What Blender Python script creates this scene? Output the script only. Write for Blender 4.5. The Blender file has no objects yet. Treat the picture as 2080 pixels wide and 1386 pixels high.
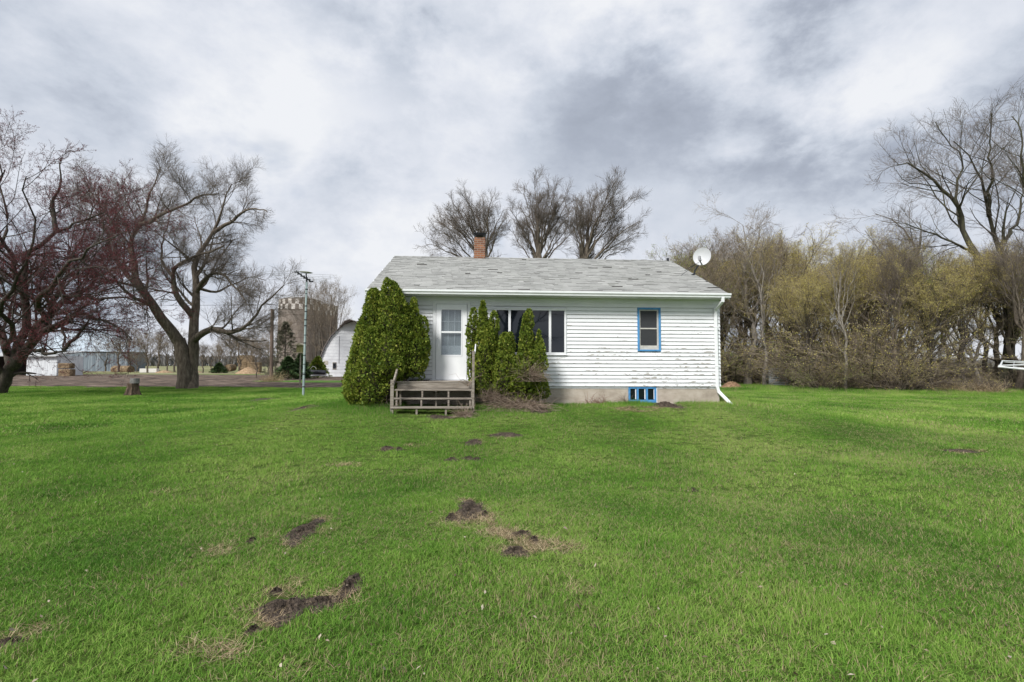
import bpy, math, random
import numpy as np
from math import pi, radians, sin, cos, tan, atan, sqrt

# ------------------------------------------------------------------ camera, world, sun, exposure
SC = bpy.context.scene
COL = SC.collection
EXPO = 0.90
SC.view_settings.view_transform = 'Standard'
SC.view_settings.look = 'None'
SC.view_settings.exposure = EXPO
SC.view_settings.gamma = 1
F = 1040.0                                   # focal length in pixels of the 2080 px wide photograph
CAMZ = 1.5
PITCH = atan(50 / F); ROLL = radians(.22)
cam_data = bpy.data.cameras.new('camera'); cam = bpy.data.objects.new('camera', cam_data)
COL.objects.link(cam); SC.camera = cam
cam_data.sensor_width = 36; cam_data.lens = 18; cam_data.clip_end = 4000; cam_data.clip_start = .05


def rx(a):
    c, s = cos(a), sin(a); return np.array([[1, 0, 0], [0, c, -s], [0, s, c]])


def rz(a):
    c, s = cos(a), sin(a); return np.array([[c, -s, 0], [s, c, 0], [0, 0, 1]])


RC = rx(pi / 2 + PITCH) @ rz(ROLL)
from mathutils import Matrix, Vector
cam.matrix_world = Matrix.Translation((0, 0, CAMZ)) @ Matrix(RC.tolist()).to_4x4()

SUN_EL, SUN_AZ = radians(40), radians(214)   # azimuth clockwise from +Y: behind the camera, to the left
sun_dir = np.array([sin(SUN_AZ) * cos(SUN_EL), cos(SUN_AZ) * cos(SUN_EL), sin(SUN_EL)])
sd = bpy.data.lights.new('sun', 'SUN'); sd.energy = 2.35; sd.angle = radians(16); sd.color = (1, .975, .94)
sun = bpy.data.objects.new('sun', sd); COL.objects.link(sun)
sun.rotation_euler = Vector(sun_dir.tolist()).to_track_quat('Z', 'Y').to_euler()

W = bpy.data.worlds.new("World"); SC.world = W; W.use_nodes = True
nt = W.node_tree; nt.nodes.clear()
N = nt.nodes.new; L = nt.links.new


def ray(px, py):
    return RC @ np.array([(px - 1040) / F, -(py - 693) / F, -1.])


def build_world():
    def val(op, a, b=None, clamp=False):
        n = N('ShaderNodeMath'); n.operation = op; n.use_clamp = clamp
        for i, v in enumerate((a, b)):
            if v is None: continue
            if hasattr(v, 'node'): L(v, n.inputs[i])
            else: n.inputs[i].default_value = v
        return n.outputs[0]
    tc = N('ShaderNodeTexCoord')
    nrm = N('ShaderNodeVectorMath'); nrm.operation = 'NORMALIZE'; L(tc.outputs['Generated'], nrm.inputs[0])
    D = nrm.outputs[0]
    sp = N('ShaderNodeSeparateXYZ'); L(D, sp.inputs[0])
    z = val('ADD', val('MAXIMUM', sp.outputs[2], 0.0), .22)
    cb = N('ShaderNodeCombineXYZ'); L(val('DIVIDE', sp.outputs[0], z), cb.inputs[0]); L(val('DIVIDE', sp.outputs[1], z), cb.inputs[1])

    def noise(scale, detail, rough, dist, off, planar=False):
        mp = N('ShaderNodeMapping'); L(cb.outputs[0] if planar else D, mp.inputs[0]); mp.inputs['Location'].default_value = off
        mp.inputs['Scale'].default_value = (1, 1, 1) if planar else (1, 1, 1.6)
        n = N('ShaderNodeTexNoise'); L(mp.outputs[0], n.inputs['Vector'])
        n.inputs['Scale'].default_value = scale; n.inputs['Detail'].default_value = detail
        n.inputs['Roughness'].default_value = rough; n.inputs['Distortion'].default_value = dist
        return n.outputs['Fac']
    n1 = noise(3.0, 11, .60, .10, (3.1, 1.7, .4))
    n2 = noise(8.5, 9, .60, .1, (7.4, 2.2, 0))
    n3 = noise(2.8, 5, .5, .2, (12.4, 5.2, 3))
    n4 = noise(1.3, 6, .5, .2, (2.4, 5.2, 3), True)
    v = val('ADD', val('MULTIPLY', val('SUBTRACT', n1, .5), 1.7), val('MULTIPLY', val('SUBTRACT', n2, .5), .5))
    v = val('ADD', v, val('MULTIPLY', val('SUBTRACT', n4, .5), .35))
    v = val('ADD', v, .675)
    # broad cloud masses: direction, angular radius (cos), amount
    for px, py, rad, amp in CLOUDS:
        d = ray(px, py); d = d / np.linalg.norm(d)
        # let the edge of the mass be ragged
        wob = N('ShaderNodeVectorMath'); wob.operation = 'ADD'; L(D, wob.inputs[0])
        sc = N('ShaderNodeVectorMath'); sc.operation = 'SCALE'; sc.inputs['Scale'].default_value = .45
        off = N('ShaderNodeCombineXYZ'); L(val('SUBTRACT', n2, .5), off.inputs[0]); L(val('SUBTRACT', n3, .5), off.inputs[1]); L(val('SUBTRACT', n1, .5), off.inputs[2])
        L(off.outputs[0], sc.inputs[0]); L(sc.outputs[0], wob.inputs[1])
        df = N('ShaderNodeVectorMath'); df.operation = 'SUBTRACT'; L(wob.outputs[0], df.inputs[0]); df.inputs[1].default_value = d.tolist()
        mu = N('ShaderNodeVectorMath'); mu.operation = 'MULTIPLY'; L(df.outputs[0], mu.inputs[0]); mu.inputs[1].default_value = (1, 1, 1.7)
        ln = N('ShaderNodeVectorMath'); ln.operation = 'LENGTH'; L(mu.outputs[0], ln.inputs[0])
        mr = N('ShaderNodeMapRange'); mr.interpolation_type = 'SMOOTHERSTEP'
        L(ln.outputs['Value'], mr.inputs[0]); mr.inputs[1].default_value = 0; mr.inputs[2].default_value = rad
        mr.inputs[3].default_value = amp; mr.inputs[4].default_value = 0
        v = val('ADD', v, mr.outputs[0])
    rp = N('ShaderNodeValToRGB'); L(v, rp.inputs[0])
    cr = rp.color_ramp; k = 1 / 2 ** EXPO
    st = [(.10, (.30, .335, .41)), (.38, (.43, .475, .565)), (.58, (.60, .65, .74)), (.80, (.75, .785, .86)), (1.0, (.87, .89, .93))]
    while len(cr.elements) < len(st): cr.elements.new(.5)
    for e, (p, c) in zip(cr.elements, st): e.position = p; e.color = tuple(x * k for x in c) + (1,)
    sky = N('ShaderNodeTexSky'); sky.sky_type = 'NISHITA'; sky.sun_disc = False
    sky.sun_elevation = SUN_EL; sky.sun_rotation = SUN_AZ
    bg1 = N('ShaderNodeBackground'); L(sky.outputs[0], bg1.inputs[0]); bg1.inputs[1].default_value = .07
    bg2 = N('ShaderNodeBackground'); L(rp.outputs[0], bg2.inputs[0]); bg2.inputs[1].default_value = 1
    gap = N('ShaderNodeMapRange'); gap.interpolation_type = 'SMOOTHSTEP'; L(n3, gap.inputs[0])
    gap.inputs[1].default_value = .60; gap.inputs[2].default_value = .72; gap.inputs[3].default_value = 1; gap.inputs[4].default_value = .6
    mx = N('ShaderNodeMixShader'); L(gap.outputs[0], mx.inputs[0]); L(bg1.outputs[0], mx.inputs[1]); L(bg2.outputs[0], mx.inputs[2])
    out = N('ShaderNodeOutputWorld'); L(mx.outputs[0], out.inputs[0])


CLOUDS = [(1330, 200, .42, -.30), (1180, 60, .22, -.14), (1700, 330, .30, -.20), (1500, 400, .25, -.14), (200, 190, .24, -.02), (60, 40, .25, .06), (760, 90, .16, -.10),
          (600, 240, .30, .20), (900, 400, .30, .12), (1880, 130, .24, .20), (500, 520, .45, .14), (1560, 20, .15, .06), (1400, 500, .25, .06), (960, 200, .15, .08)]
build_world()

random.seed(4); RNG = np.random.default_rng(7)

# ------------------------------------------------------------------ helpers
def link(o): COL.objects.link(o); return o


def tag(o, label, cat, group=None):
    o['label'] = label; o['category'] = cat
    if group: o['group'] = group
    return o


def thing(name, label, cat, loc=(0, 0, 0), rotz=0, group=None):
    o = link(bpy.data.objects.new(name, None)); o.location = loc; o.rotation_euler = (0, 0, rotz)
    return tag(o, label, cat, group)


def structure(o): o['kind'] = 'structure'; return o
def stuff(o): o['kind'] = 'stuff'; return o


def np_mesh(name, V, faces, mats, fmat=None, attr=None, smooth=False):
    """V Nx3; faces: list of int arrays (Mx3 / Mx4); fmat: list of arrays; attr: dict name -> per vertex floats"""
    me = bpy.data.meshes.new(name)
    V = np.asarray(V, dtype=np.float32)
    me.vertices.add(len(V)); me.vertices.foreach_set('co', V.ravel())
    loops = np.concatenate([f.ravel() for f in faces]).astype(np.int32)
    tot = np.concatenate([np.full(len(f), f.shape[1], np.int32) for f in faces])
    start = np.concatenate([[0], np.cumsum(tot)[:-1]]).astype(np.int32)
    me.loops.add(len(loops)); me.loops.foreach_set('vertex_index', loops)
    me.polygons.add(len(tot)); me.polygons.foreach_set('loop_start', start)
    if fmat is not None: me.polygons.foreach_set('material_index', np.concatenate(fmat).astype(np.int32))
    if smooth: me.polygons.foreach_set('use_smooth', np.ones(len(tot), bool))
    for m in mats: me.materials.append(m)
    if attr:
        for k, a in attr.items():
            at = me.attributes.new(k, 'FLOAT', 'POINT'); at.data.foreach_set('value', np.asarray(a, dtype=np.float32))
    me.update(calc_edges=True)
    return me


def add_obj(name, me, parent=None):
    o = link(bpy.data.objects.new(name, me))
    if parent: o.parent = parent
    return o


class MB:
    """collects simple solids into one mesh"""
    def __init__(s): s.v = []; s.f = []; s.m = []; s.t = []; s.tint = 0.0
    def add(s, vs, fs, mi=0):
        b = len(s.v); s.v += [tuple(map(float, p)) for p in vs]; s.f += [tuple(b + i for i in f) for f in fs]; s.m += [mi] * len(fs); s.t += [s.tint] * len(vs)
    def box(s, x0, x1, y0, y1, z0, z1, mi=0):
        s.add([(x0, y0, z0), (x1, y0, z0), (x1, y1, z0), (x0, y1, z0), (x0, y0, z1), (x1, y0, z1), (x1, y1, z1), (x0, y1, z1)],
              [(0, 3, 2, 1), (4, 5, 6, 7), (0, 1, 5, 4), (1, 2, 6, 5), (2, 3, 7, 6), (3, 0, 4, 7)], mi)
    def bar(s, a, b, w, h, up=(0, 0, 1), mi=0):
        a, b, up = map(lambda q: np.array(q, float), (a, b, up)); d = b - a; d /= np.linalg.norm(d)
        x = np.cross(d, up); x /= np.linalg.norm(x); z = np.cross(x, d)
        vs = [p + x * sx * w / 2 + z * sz * h / 2 for p in (a, b) for sx, sz in ((-1, -1), (1, -1), (1, 1), (-1, 1))]
        s.add(vs, [(3, 2, 1, 0), (4, 5, 6, 7), (0, 1, 5, 4), (1, 2, 6, 5), (2, 3, 7, 6), (3, 0, 4, 7)], mi)
    def tube(s, pts, rad, k=8, mi=0, caps=True):
        P = np.array(pts, float)
        if np.isscalar(rad): rad = [rad] * len(P)
        T = np.gradient(P, axis=0); T /= np.linalg.norm(T, axis=1)[:, None]
        ref = np.array([0, 0, 1.]) if abs(T[0][2]) < .9 else np.array([1., 0, 0])
        vs = []
        for p, t, r in zip(P, T, rad):
            x = np.cross(t, ref); x /= np.linalg.norm(x); y = np.cross(t, x); ref = ref
            vs += [p + r * (cos(2 * pi * i / k) * x + sin(2 * pi * i / k) * y) for i in range(k)]
        n = len(P)
        fs = [(j * k + i, (j + 1) * k + i, (j + 1) * k + (i + 1) % k, j * k + (i + 1) % k) for j in range(n - 1) for i in range(k)]
        if caps: fs += [tuple(range(k)), tuple((n - 1) * k + i for i in reversed(range(k)))]
        s.add(vs, fs, mi)
    def lathe(s, prof, k=24, c=(0, 0, 0), mi=0, M=None):
        vs = []
        for r, z in prof:
            for i in range(k):
                p = np.array([r * cos(2 * pi * i / k), r * sin(2 * pi * i / k), z])
                if M is not None: p = M @ p
                vs.append(p + np.array(c))
        fs = [(j * k + i, j * k + (i + 1) % k, (j + 1) * k + (i + 1) % k, (j + 1) * k + i) for j in range(len(prof) - 1) for i in range(k)]
        s.add(vs, fs, mi)
    def build(s, name, mats, parent=None, bevel=0, smooth=False, tint=False):
        me = bpy.data.meshes.new(name); me.from_pydata(s.v, [], s.f)
        if not isinstance(mats, (list, tuple)): mats = [mats]
        for m in mats: me.materials.append(m)
        me.polygons.foreach_set('material_index', s.m)
        if smooth: me.polygons.foreach_set('use_smooth', [True] * len(s.f))
        if tint:
            at = me.attributes.new('tint', 'FLOAT', 'POINT'); at.data.foreach_set('value', s.t)
        me.update(); o = add_obj(name, me, parent)
        if bevel:
            b = o.modifiers.new('bevel', 'BEVEL'); b.width = bevel; b.segments = 2; b.limit_method = 'ANGLE'
        return o


def mat(name, stops, scale=5, rough=.8, stretch=(1, 1, 1), detail=4, bump=0, bscale=None, attr=None, attr_amt=0, coord='Object', metal=0, spec=.3, transl=0):
    """procedural material: colour ramp over noise (+ an optional per-vertex tint)"""
    m = bpy.data.materials.new(name); m.use_nodes = True; t = m.node_tree; n = t.nodes; l = t.links
    p = n['Principled BSDF']; p.inputs['Roughness'].default_value = rough; p.inputs['Metallic'].default_value = metal
    p.inputs['Specular IOR Level'].default_value = spec
    if coord == 'World':
        g = n.new('ShaderNodeNewGeometry'); src = g.outputs['Position']
    else:
        g = n.new('ShaderNodeTexCoord'); src = g.outputs[coord]
    mp = n.new('ShaderNodeMapping'); mp.inputs['Scale'].default_value = stretch; l.new(src, mp.inputs[0])
    ns = n.new('ShaderNodeTexNoise'); ns.inputs['Scale'].default_value = scale; ns.inputs['Detail'].default_value = detail; ns.inputs['Roughness'].default_value = .6
    l.new(mp.outputs[0], ns.inputs['Vector'])
    f = ns.outputs['Fac']
    if attr:
        a = n.new('ShaderNodeAttribute'); a.attribute_name = attr
        mx = n.new('ShaderNodeMath'); mx.operation = 'MULTIPLY_ADD'; l.new(a.outputs['Fac'], mx.inputs[0]); mx.inputs[1].default_value = attr_amt
        sc = n.new('ShaderNodeMath'); sc.operation = 'MULTIPLY'; l.new(f, sc.inputs[0]); sc.inputs[1].default_value = 1 - attr_amt
        l.new(sc.outputs[0], mx.inputs[2]); f = mx.outputs[0]
    r = n.new('ShaderNodeValToRGB'); l.new(f, r.inputs[0]); e = r.color_ramp.elements
    while len(e) < len(stops): e.new(.5)
    for x, (pos, c) in zip(e, stops): x.position = pos; x.color = tuple(c) + (1,)
    l.new(r.outputs[0], p.inputs['Base Color'])
    if bump:
        bn = n.new('ShaderNodeTexNoise'); bn.inputs['Scale'].default_value = bscale or scale * 3; bn.inputs['Detail'].default_value = 6
        l.new(mp.outputs[0], bn.inputs['Vector'])
        b = n.new('ShaderNodeBump'); b.inputs['Strength'].default_value = 1; b.inputs['Distance'].default_value = bump
        l.new(bn.outputs['Fac'], b.inputs['Height']); l.new(b.outputs[0], p.inputs['Normal'])
    if transl:
        tr = n.new('ShaderNodeBsdfTranslucent'); l.new(r.outputs[0], tr.inputs['Color'])
        ms = n.new('ShaderNodeMixShader'); ms.inputs[0].default_value = transl
        l.new(p.outputs[0], ms.inputs[1]); l.new(tr.outputs[0], ms.inputs[2]); l.new(ms.outputs[0], n['Material Output'].inputs['Surface'])
    return m


def flat(name, c, rough=.6, metal=0, spec=.3):
    c = np.array(c)
    return mat(name, [(.3, c * .85), (.7, np.minimum(c * 1.1, .9))], 6, rough, metal=metal, spec=spec)


# smooth value noise in numpy
_tab = np.random.default_rng(3).random((256, 256))
def vnoise(x, y):
    x = np.asarray(x, float); y = np.asarray(y, float)
    xi = np.floor(x).astype(int); yi = np.floor(y).astype(int); fx = x - xi; fy = y - yi
    fx = fx * fx * (3 - 2 * fx); fy = fy * fy * (3 - 2 * fy)
    g = lambda a, b: _tab[a % 256, b % 256]
    return (g(xi, yi) * (1 - fx) + g(xi + 1, yi) * fx) * (1 - fy) + (g(xi, yi + 1) * (1 - fx) + g(xi + 1, yi + 1) * fx) * fy
def fnoise(x, y, o=4):
    r = 0; a = .5
    for i in range(o): r = r + a * vnoise(x * 2 ** i + 17 * i, y * 2 ** i + 31 * i); a /= 2
    return r


# ------------------------------------------------------------------ terrain
TH = radians(3.5); HP = np.array([0, 13.6])
EU = np.array([cos(TH), sin(TH)]); EV = np.array([-sin(TH), cos(TH)])
HX0, HX1, HY1 = -3.62, 5.675, 7.5


def house_local(x, y):
    dx = np.asarray(x, float) - HP[0]; dy = np.asarray(y, float) - HP[1]
    return dx * EU[0] + dy * EU[1], dx * EV[0] + dy * EV[1]


def house_dist(x, y):
    u, v = house_local(x, y)
    du = np.maximum(np.maximum(HX0 - u, u - HX1), 0); dv = np.maximum(np.maximum(-v, v - HY1), 0)
    return np.hypot(du, dv)


def gz(x, y):
    d = house_dist(x, y)
    z = .50 * np.exp(-(d / 3.9) ** 2) - .05 * np.exp(-(((np.asarray(x) + 1.8) / 1.1) ** 2 + ((np.asarray(y) - 11.5) / .8) ** 2)) - .03 * np.exp(-(d / .5) ** 2)
    z = z + .05 * (vnoise(np.asarray(x) * .35 + 5, np.asarray(y) * .35) - .5) + .02 * (vnoise(np.asarray(x) * 1.3, np.asarray(y) * 1.3 + 9) - .5)
    return z


def ghit(px, py):
    r = ray(px, py); C = np.array([0, 0, CAMZ]); t = 1.
    lo, hi = .5, 400.
    for _ in range(60):
        m = (lo + hi) / 2; p = C + r * m
        if p[2] > gz(p[0], p[1]): lo = m
        else: hi = m
    p = C + r * lo; return np.array([p[0], p[1], float(gz(p[0], p[1]))])


def at(px, py, y):
    r = ray(px, py); return np.array([0, 0, CAMZ]) + r * (y / r[1])


def hw(px, py, yl=0):
    """house-local point seen at a pixel on the plane local y = yl"""
    r = ray(px, py); ev = np.array([EV[0], EV[1], 0]); eu = np.array([EU[0], EU[1], 0]); P = np.array([HP[0], HP[1], 0]); C = np.array([0, 0, CAMZ])
    t = ((P - C) @ ev + yl) / (r @ ev); p = C + t * r
    return float((p - P) @ eu), float(p[2])


# bare soil and dead grass places: px, py, width px, height px in the photograph -> world ellipses
SOIL = [(955, 1036, 52, 34), (916, 1052, 20, 14), (1046, 1122, 46, 18), (616, 1080, 44, 44), (578, 1238, 80, 46), (655, 1226, 60, 26), (712, 1192, 34, 46), (560, 1205, 20, 12), (985, 1046, 14, 10), (1062, 1086, 40, 10), (1085, 1098, 16, 12),
        (785, 912, 18, 9), (812, 913, 14, 6), (1028, 883, 58, 9), (962, 899, 28, 11), (918, 934, 22, 6), (950, 932, 18, 6), (968, 934, 14, 7), (1950, 917, 62, 9), (890, 849, 46, 9), (1098, 836, 40, 8), (22, 1308, 50, 12), (1350, 822, 50, 10),
        (1526, 816, 34, 6), (540, 812, 50, 6), (620, 828, 26, 6), (514, 1283, 26, 8), (512, 1100, 14, 10), (1408, 996, 12, 8)]
STRAW = [(590, 1215, 150, 70), (700, 1215, 90, 60), (550, 1232, 60, 44), (960, 1050, 110, 30), (1010, 1082, 70, 22), (1065, 1110, 100, 26), (1125, 1106, 70, 24), (1150, 1115, 26, 22), (610, 1095, 60, 40), (512, 1096, 30, 18), (1190, 1195, 40, 14),
         (430, 1320, 160, 26), (60, 1290, 110, 24), (590, 1372, 60, 16), (845, 905, 30, 8), (1300, 832, 120, 10), (930, 845, 60, 8), (1200, 822, 130, 6), (700, 946, 40, 10), (1605, 1110, 30, 10), (1408, 1000, 40, 14), (440, 1120, 40, 14), (340, 1000, 30, 8)]


def ells(lst):
    r = []
    for px, py, w, h in lst:
        c = ghit(px, py); a = ghit(px, py - h / 2); b = ghit(px, py + h / 2)
        r.append((c[0], c[1], w / 2 * c[1] / F, max((a[1] - b[1]) / 2, .04)))
    return r


SOILW = ells(SOIL); STRAWW = ells(STRAW)


def emask(x, y, E, amp=.55, fs=4):
    v = np.full(x.shape, -9.)
    for cx, cy, a, b in E:
        near = (abs(x - cx) < a * 1.8) & (abs(y - cy) < b * 1.8)
        if not near.any(): continue
        xx, yy = x[near], y[near]
        q = 1.15 - np.hypot((xx - cx) / a, (yy - cy) / b) + amp * (fnoise(xx * fs / max(a, .1) * .4 + 3, yy * fs / max(b, .1) * .4) * 2 - .95)
        v[near] = np.maximum(v[near], q)
    return v


def lawn_edge(x):
    """how far the lawn reaches before the dirt yard"""
    return 33.5 + 2.2 * (fnoise(x * .15, 0 * x) - .45) * 2 + np.where(x > -12, (x + 12) * .35, 0)


def dirtness(x, y):
    e = lawn_edge(x)
    n = fnoise(x * .12 + 4, y * .3 + 2)
    a = np.clip((y - e) * 1.2, 0, 1)
    far = np.clip((80 - y + 10 * (n - .5)) * .2, 0, 1)
    right = np.clip((-1 - x) * .3, 0, 1)
    strip = np.clip(1 - abs(y - 47 - 6 * (n - .5)) / 3.0, 0, 1) * np.clip((x + 25) / 4, 0, 1)     # grass strip between two tracks
    return a * far * right * (1 - np.clip(strip * 2, 0, 1))


# ground sheet
M_ground = bpy.data.materials.new('ground_soil_and_turf'); M_ground.use_nodes = True


def build_ground():
    xs = 9 * np.sinh(np.linspace(-math.asinh(700 / 9), math.asinh(700 / 9), 520))
    s = np.linspace(math.asinh(-60 / 9), math.asinh(1500 / 9), 620); ys = 9 * np.sinh(s)
    X, Y = np.meshgrid(xs, ys)
    Z = gz(X, Y)
    dirt = dirtness(X, Y)
    Z = Z + dirt * .12 * (fnoise(X * 1.2, Y * .5) - .5) - dirt * .02
    V = np.stack([X, Y, Z], -1).reshape(-1, 3); nx = len(xs); ny = len(ys)
    i = np.arange(nx * ny).reshape(ny, nx)
    Fq = np.stack([i[:-1, :-1], i[:-1, 1:], i[1:, 1:], i[1:, :-1]], -1).reshape(-1, 4)
    r = np.hypot(X, Y)
    turf = np.clip((r - 22) / 12, 0, 1)
    me = np_mesh('ground', V, [Fq], [M_ground], attr={'dirt': dirt.ravel(), 'turf': turf.ravel(), 'field': np.clip((Y + 12 * (fnoise(X * .08, Y * .08) - .5) - 74) / 8, 0, 1).ravel()}, smooth=True)
    structure(add_obj('ground', me))
    t = M_ground.node_tree; n = t.nodes; l = t.links; p = n['Principled BSDF']; p.inputs['Roughness'].default_value = .95; p.inputs['Specular IOR Level'].default_value = .1
    g = n.new('ShaderNodeNewGeometry')

    def nz(sc, det, st=(1, 1, 1)):
        mp = n.new('ShaderNodeMapping'); mp.inputs['Scale'].default_value = st; l.new(g.outputs['Position'], mp.inputs[0])
        q = n.new('ShaderNodeTexNoise'); q.inputs['Scale'].default_value = sc; q.inputs['Detail'].default_value = det; q.inputs['Roughness'].default_value = .65
        l.new(mp.outputs[0], q.inputs['Vector']); return q.outputs['Fac']

    def ramp(f, st):
        r = n.new('ShaderNodeValToRGB'); l.new(f, r.inputs[0]); e = r.color_ramp.elements
        while len(e) < len(st): e.new(.5)
        for x, (a, c) in zip(e, st): x.position = a; x.color = tuple(c) + (1,)
        return r.outputs[0]

    def mix(f, a, b):
        m = n.new('ShaderNodeMix'); m.data_type = 'RGBA'; l.new(f, m.inputs[0]); l.new(a, m.inputs[6]); l.new(b, m.inputs[7]); return m.outputs[2]
    soil = ramp(nz(14, 8), [(.3, (.040, .070, .012)), (.55, (.075, .115, .022)), (.75, (.14, .15, .05))])
    green = ramp(nz(.6, 7), [(.3, (.055, .125, .022)), (.5, (.085, .175, .03)), (.7, (.14, .20, .055))])
    yard = ramp(nz(.45, 10, (1, 3.0, 1)), [(.36, (.030, .022, .018)), (.46, (.085, .064, .051)), (.54, (.165, .125, .098)), (.66, (.27, .21, .165))])
    a1 = n.new('ShaderNodeAttribute'); a1.attribute_name = 'turf'
    a2 = n.new('ShaderNodeAttribute'); a2.attribute_name = 'dirt'
    add = n.new('ShaderNodeMath'); add.operation = 'ADD'; l.new(a2.outputs['Fac'], add.inputs[0]); l.new(nz(1.3, 5), add.inputs[1])
    mr = n.new('ShaderNodeMapRange'); mr.inputs[1].default_value = .9; mr.inputs[2].default_value = 1.1; l.new(add.outputs[0], mr.inputs[0])
    a3 = n.new('ShaderNodeAttribute'); a3.attribute_name = 'field'
    fld = ramp(nz(.08, 6, (1, .5, 1)), [(.35, (.13, .16, .06)), (.5, (.22, .215, .11)), (.65, (.30, .27, .17))])
    c = mix(mr.outputs[0], mix(a3.outputs['Fac'], mix(a1.outputs['Fac'], soil, green), fld), yard)
    l.new(c, p.inputs['Base Color'])
    b = n.new('ShaderNodeBump'); b.inputs['Distance'].default_value = .10; l.new(nz(3.5, 9), b.inputs['Height']); l.new(b.outputs[0], p.inputs['Normal'])


build_ground()


# ------------------------------------------------------------------ grass
def grass_mat(name, cols, straw, straw_amt, big=.35):
    m = bpy.data.materials.new(name); m.use_nodes = True; t = m.node_tree; n = t.nodes; l = t.links
    n.remove(n['Principled BSDF'])
    g = n.new('ShaderNodeNewGeometry')
    a = n.new('ShaderNodeAttribute'); a.attribute_name = 'tint'
    ns = n.new('ShaderNodeTexNoise'); ns.inputs['Scale'].default_value = big; ns.inputs['Detail'].default_value = 6; ns.inputs['Roughness'].default_value = .6; l.new(g.outputs['Position'], ns.inputs['Vector'])
    ad = n.new('ShaderNodeMath'); ad.operation = 'MULTIPLY_ADD'; l.new(a.outputs['Fac'], ad.inputs[0]); ad.inputs[1].default_value = .45
    cn = n.new('ShaderNodeMath'); cn.operation = 'MULTIPLY_ADD'; l.new(ns.outputs['Fac'], cn.inputs[0]); cn.inputs[1].default_value = 2.0; cn.inputs[2].default_value = -.47
    l.new(cn.outputs[0], ad.inputs[2])
    sb = n.new('ShaderNodeMath'); sb.operation = 'SUBTRACT'; l.new(ad.outputs[0], sb.inputs[0]); sb.inputs[1].default_value = .22
    r = n.new('ShaderNodeValToRGB'); l.new(sb.outputs[0], r.inputs[0]); e = r.color_ramp.elements
    while len(e) < len(cols): e.new(.5)
    for x, (p, c) in zip(e, cols): x.position = p; x.color = tuple(c) + (1,)
    # straw-coloured blades: tint above a limit that depends on the place
    n2 = n.new('ShaderNodeTexNoise'); n2.inputs['Scale'].default_value = .55; n2.inputs['Detail'].default_value = 5; l.new(g.outputs['Position'], n2.inputs['Vector'])
    # drier lawn to the right and close by, greener to the left
    sp = n.new('ShaderNodeSeparateXYZ'); l.new(g.outputs['Position'], sp.inputs[0])
    dry = n.new('ShaderNodeMapRange'); l.new(sp.outputs[0], dry.inputs[0]); dry.inputs[1].default_value = -5; dry.inputs[2].default_value = 5; dry.inputs[3].default_value = -.10; dry.inputs[4].default_value = .06
    ny = n.new('ShaderNodeMapRange'); l.new(sp.outputs[1], ny.inputs[0]); ny.inputs[1].default_value = 4; ny.inputs[2].default_value = 14; ny.inputs[3].default_value = .05; ny.inputs[4].default_value = -.12
    s1 = n.new('ShaderNodeMath'); s1.operation = 'ADD'; l.new(dry.outputs[0], s1.inputs[0]); l.new(ny.outputs[0], s1.inputs[1])
    s2 = n.new('ShaderNodeMath'); s2.operation = 'ADD'; l.new(s1.outputs[0], s2.inputs[0]); l.new(n2.outputs['Fac'], s2.inputs[1])
    th = n.new('ShaderNodeMapRange'); l.new(s2.outputs[0], th.inputs[0]); th.inputs[1].default_value = .35; th.inputs[2].default_value = .7
    th.inputs[3].default_value = 1 - straw_amt * .25; th.inputs[4].default_value = 1 - straw_amt * 2
    a2 = n.new('ShaderNodeAttribute'); a2.attribute_name = 'dead'
    gt = n.new('ShaderNodeMath'); gt.operation = 'GREATER_THAN'; l.new(a2.outputs['Fac'], gt.inputs[0]); l.new(th.outputs[0], gt.inputs[1])
    mx = n.new('ShaderNodeMix'); mx.data_type = 'RGBA'; l.new(gt.outputs[0], mx.inputs[0]); l.new(r.outputs[0], mx.inputs[6]); mx.inputs[7].default_value = tuple(straw) + (1,)
    p = n.new('ShaderNodeBsdfPrincipled'); p.inputs['Roughness'].default_value = .7; p.inputs['Specular IOR Level'].default_value = .12; l.new(mx.outputs[2], p.inputs['Base Color'])
    tr = n.new('ShaderNodeBsdfTranslucent'); l.new(mx.outputs[2], tr.inputs['Color'])
    ms = n.new('ShaderNodeMixShader'); ms.inputs[0].default_value = .22; l.new(p.outputs[0], ms.inputs[1]); l.new(tr.outputs[0], ms.inputs[2])
    l.new(ms.outputs[0], n['Material Output'].inputs['Surface'])
    return m


GREEN = [(.12, (.052, .138, .017)), (.36, (.102, .236, .029)), (.58, (.172, .322, .046)), (.85, (.31, .43, .10))]
M_grass = grass_mat('grass_blades', GREEN, (.38, .31, .18), .15)
M_straw = mat('dead_grass', [(.2, (.16, .11, .06)), (.5, (.36, .27, .15)), (.8, (.52, .42, .26))], 3, .8, attr='tint', attr_amt=.8, coord='World')


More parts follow.
